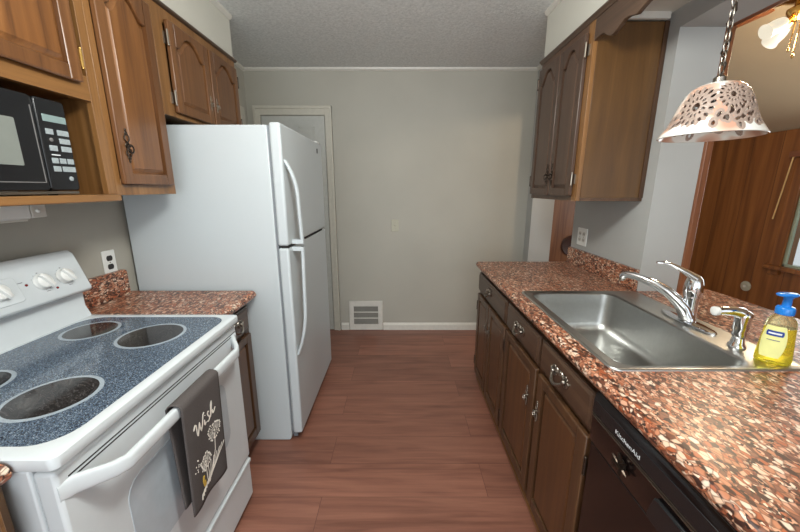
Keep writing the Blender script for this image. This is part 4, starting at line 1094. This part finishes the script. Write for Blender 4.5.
# arc-length resample
def resample(pr, n):
    L = [0]
    for a, b_ in zip(pr[:-1], pr[1:]): L.append(L[-1] + math.hypot(b_[0] - a[0], b_[1] - a[1]))
    out = []
    for k in range(n + 1):
        s_ = L[-1] * k / n; i = max(j for j in range(len(L)) if L[j] <= s_ + 1e-9); i = min(i, len(pr) - 2)
        t = (s_ - L[i]) / (L[i + 1] - L[i]); out.append((pr[i][0] + (pr[i + 1][0] - pr[i][0]) * t, pr[i][1] + (pr[i + 1][1] - pr[i][1]) * t, s_))
    return out
NA, NR = 440, 120
rs = resample(prof, NR)
flowers = [(-2.74, 0.108, 0.092, 1.22), (-1.83, 0.140, 0.066, 0.90), (-1.15, 0.120, 0.085, 1.1), (-0.10, 0.118, 0.092, 1.2), (1.0, 0.125, 0.09, 1.2), (2.2, 0.12, 0.092, 1.2)]
sprays = [(-1.95, 0.062), (-1.66, 0.080), (-1.45, 0.050), (-0.6, 0.060), (0.5, 0.06), (1.6, 0.055), (2.9, 0.06)]
def classify(a, s_, r):
    """0 glaze, 1 taupe, 2 hole"""
    best = 0
    for fa_, fs_, R, k in flowers:
        da = (a - fa_ + PI) % (2 * PI) - PI
        dx, dy = da * max(r, 0.10), s_ - fs_
        d_ = math.hypot(dx, dy)
        if d_ > R * 1.1: continue
        an = math.atan2(dy, dx)
        if d_ < 0.012 * k: return 2
        for n_, r0, r1, wd in ((12, 0.0195 * k, 0.032 * k, 0.0034 * k), (16, 0.041 * k, 0.058 * k, 0.0048 * k)):
            if r0 < d_ < r1:
                t = (d_ - r0) / (r1 - r0); ww = wd * math.sin(PI * t) ** 0.6
                ph = (an * n_ / (2 * PI)) % 1.0 - 0.5
                if abs(ph * 2 * PI / n_ * d_) < ww: return 2
        if d_ < R * (0.80 + 0.07 * math.cos(an * 16)): best = 1
    for sa_, ss_ in sprays:
        da = (a - sa_ + PI) % (2 * PI) - PI
        for q in range(6):
            t = q / 5 - 0.5
            ex, ey = t * 0.11, 0.024 * math.cos(t * 3) + (0.014 if q % 2 else -0.006)
            dx, dy = da * max(r, 0.1) - ex, s_ - ss_ + 0.02 - ey
            c_, s2 = math.cos(0.7 - t), math.sin(0.7 - t)
            u, v = dx * c_ + dy * s2, -dx * s2 + dy * c_
            if (u / 0.0115) ** 2 + (v / 0.0062) ** 2 < 1: return 2
            if (u / 0.024) ** 2 + (v / 0.017) ** 2 < 1: best = 1
    return best
mb = B(); vs = []
for j in range(NR + 1):
    r, h, s_ = rs[j]
    for i in range(NA):
        a = 2 * PI * i / NA - PI; vs.append((px_ + LS * r * math.cos(a), py_ + LS * r * math.sin(a), pz + LH * h))
fs = []; mi = []
for j in range(NR):
    r = (rs[j][0] + rs[j + 1][0]) / 2; s_ = (rs[j][2] + rs[j + 1][2]) / 2
    for i in range(NA):
        a = 2 * PI * (i + 0.5) / NA - PI; c_ = classify(a, s_, r)
        if c_ == 2: continue
        fs.append((j * NA + i, j * NA + (i + 1) % NA, (j + 1) * NA + (i + 1) % NA, (j + 1) * NA + i)); mi.append(1 if c_ == 1 else 0)
mb.v = vs; mb.f = fs; mb.mi = mi
sh = mb.build('lamp_shade', ['glaze', 'bisque'], pl, smooth=60)
md = sh.modifiers.new('thick', 'SOLIDIFY'); md.thickness = 0.004; md.offset = 0.0
mb = B(); mb.lathe([(0.017, 0.158), (0.017, 0.180), (0.009, 0.187)], (px_, py_, pz), 18); mb.build('cap', 'pewter', pl)
mb = B(); mb.lathe([(0.016, 0.09), (0.016, 0.158)], (px_, py_, pz), 18); mb.build('socket', 'black', pl)
mb = B(); mb.ball((px_ , py_, pz + 0.078), 0.018, 0.018, 0.018); mb.build('bulb', 'white_plastic', pl)
zt = 2.1845
ch = B(); z = pz + 0.186; k = 0
ll, lw = 0.040, 0.010
while z + ll < zt + 0.01:
    pts = []
    for q in range(20):
        a = 2 * PI * q / 20; u, v = lw * math.cos(a), (ll / 2) * math.sin(a)
        v += 0.004 * (1 if v > 0 else -1) * 0
        pts.append((px_ + (u if k % 2 == 0 else u * 0.35), py_ + (u * 0.35 if k % 2 == 0 else u), z + ll / 2 + v))
    ch.tube(pts, 0.0026, 6, closed=True); z += ll - 0.0085; k += 1
ch.build('chain', 'pewter', pl, smooth=60)
cord = [(px_ + 0.010 * math.sin(t * 1.3), py_ + 0.008 * math.cos(t * 1.3), pz + 0.186 + (zt - pz - 0.192) * t / 24) for t in range(25)]
B().tube(cord, 0.0022, 8).build('cord', 'dark_bronze', pl)
B().lathe([(0.012, -0.030), (0.045, -0.012), (0.05, -0.0005)], (px_, py_, zt), 24).build('ceiling_canopy', 'brass', pl)

# ------------------------------------------------------------------ dining room things
fn = thing('ceiling_fan', (2.05, 2.04, 2.30), 'brass ceiling fan with lit frosted glass shades in the dining room', 'ceiling fan')
fx, fy, fz = 2.115, 2.04, 2.385
ztop = 3.10 - (fx - 1.2) * (1.18 / 2.5)
B().tube([(fx, fy, fz + 0.14), (fx, fy, ztop + 0.005)], 0.012, 12).build('downrod', 'brass', fn)
B().lathe([(0.012, -0.07), (0.06, -0.04), (0.07, -0.0)], (fx, fy, ztop), 24).build('canopy', 'brass', fn)
B().lathe([(0.03, 0.0), (0.09, 0.015), (0.115, 0.05), (0.115, 0.10), (0.08, 0.13), (0.02, 0.145)], (fx, fy, fz), 32).build('motor', 'brass', fn)
for k in range(5):
    a = 2 * PI * k / 5 + 2.95; ca, sa = math.cos(a), math.sin(a)
    def rp(u, v, z): return (fx + u * ca - v * sa, fy + u * sa + v * ca, z)
    mb = B(); mb.loft([[rp(u, w_, fz + 0.035 + w_ * 0.15), rp(u, -w_, fz + 0.035 - w_ * 0.15), rp(u, -w_, fz + 0.043 - w_ * 0.15), rp(u, w_, fz + 0.043 + w_ * 0.15)] for u, w_ in ((0.17, 0.045), (0.2, 0.055), (0.50, 0.065), (0.54, 0.055), (0.56, 0.03))])
    bl = mb.build('blade', 'casing', fn)
    mb = B(); mb.tube([rp(0.09, 0, fz + 0.02), rp(0.14, 0.012, fz + 0.03), rp(0.2, 0.0, fz + 0.036)], [0.008, 0.012, 0.016], 8, flat=0.4); mb.build('blade_bracket', 'brass', bl)
B().lathe([(0.012, -0.09), (0.045, -0.075), (0.06, -0.05), (0.06, -0.035), (0.035, -0.02), (0.03, 0.005)], (fx, fy, fz), 28).build('light_kit', 'brass', fn)
for k in range(4):
    a = 2 * PI * k / 4 + 3.05; ca, sa = math.cos(a), math.sin(a)
    d_ = Vector((ca * 0.86, sa * 0.86, -0.5)).normalized(); o_ = Vector((fx, fy, fz - 0.055)) + d_ * 0.05
    side = d_.cross(Vector((0, 0, 1))).normalized(); up_ = side.cross(d_)
    mb = B(); mb.tube([tuple(o_), tuple(o_ + d_ * 0.04)], [0.012, 0.02], 12); ar = mb.build('shade_holder', 'brass', fn)
    rings = []
    for u, r in ((0.03, 0.018), (0.04, 0.027), (0.06, 0.033), (0.08, 0.035), (0.10, 0.034), (0.118, 0.036), (0.13, 0.041)):
        rings.append([tuple(o_ + d_ * u + side * (r * math.cos(2 * PI * i / 24)) + up_ * (r * math.sin(2 * PI * i / 24))) for i in range(24)])
    mb = B().loft(rings, True, False); g_ = mb.build('glass_shade', 'bulbglass', ar, smooth=60)
for dx, L in ((-0.025, 0.20), (-0.050, 0.17)):
    B().tube([(fx + dx, fy - 0.03, fz - 0.07), (fx + dx * 1.2, fy - 0.032, fz - 0.07 - L)], 0.0028, 6).ball((fx + dx * 1.2, fy - 0.032, fz - 0.075 - L), 0.006, 0.006, 0.012).build('pull_chain', 'brass', fn)
bl = thing('window_blind', (3.55, 2.6, 1.70), 'raised wooden window blind with a hanging cord in the dining room', 'blind')
B().box(3.535, 3.577, 2.0, 3.23, 1.70, 1.75).build('head_rail', 'casing_h', bl, bevel=0.003)
mb = B()
for k in range(10): mb.box(3.54, 3.572, 2.03, 3.09, 1.64 + k * 0.006, 1.6435 + k * 0.006)
mb.build('slats', 'casing_h', bl)
B().tube([(3.545, 3.20, 1.705), (3.545, 3.225, 1.40), (3.547, 3.25, 1.14)], 0.006, 6).build('cord', 'cord', bl)
jk = thing('phone_jack', (3.6, 3.395, 0.433), 'small round cream wall plate low on the panelled dining room wall', 'wall plate')
B().lathe([(0.052, -0.0005), (0.052, -0.008), (0.040, -0.014), (0.03, -0.015)], (3.6, 3.395, 0.433), 28, 'x').build('plate', 'switch', jk)
B().lathe([(0.014, -0.014), (0.014, -0.020)], (3.6, 3.395, 0.433), 14, 'x').build('socket', 'trim', jk)
pq = B().lathe([(0.140, -0.0005), (0.140, -0.012), (0.128, -0.022), (0.110, -0.018), (0.0, -0.016)], (2.25, 4.4, 0.69), 48, 'y', True, False)
tag(pq.build('wall_plaque', 'plaque', loc=(2.25, 4.4, 0.69)), 'dark round plaque on the wood panelling seen through the doorway', 'plaque')
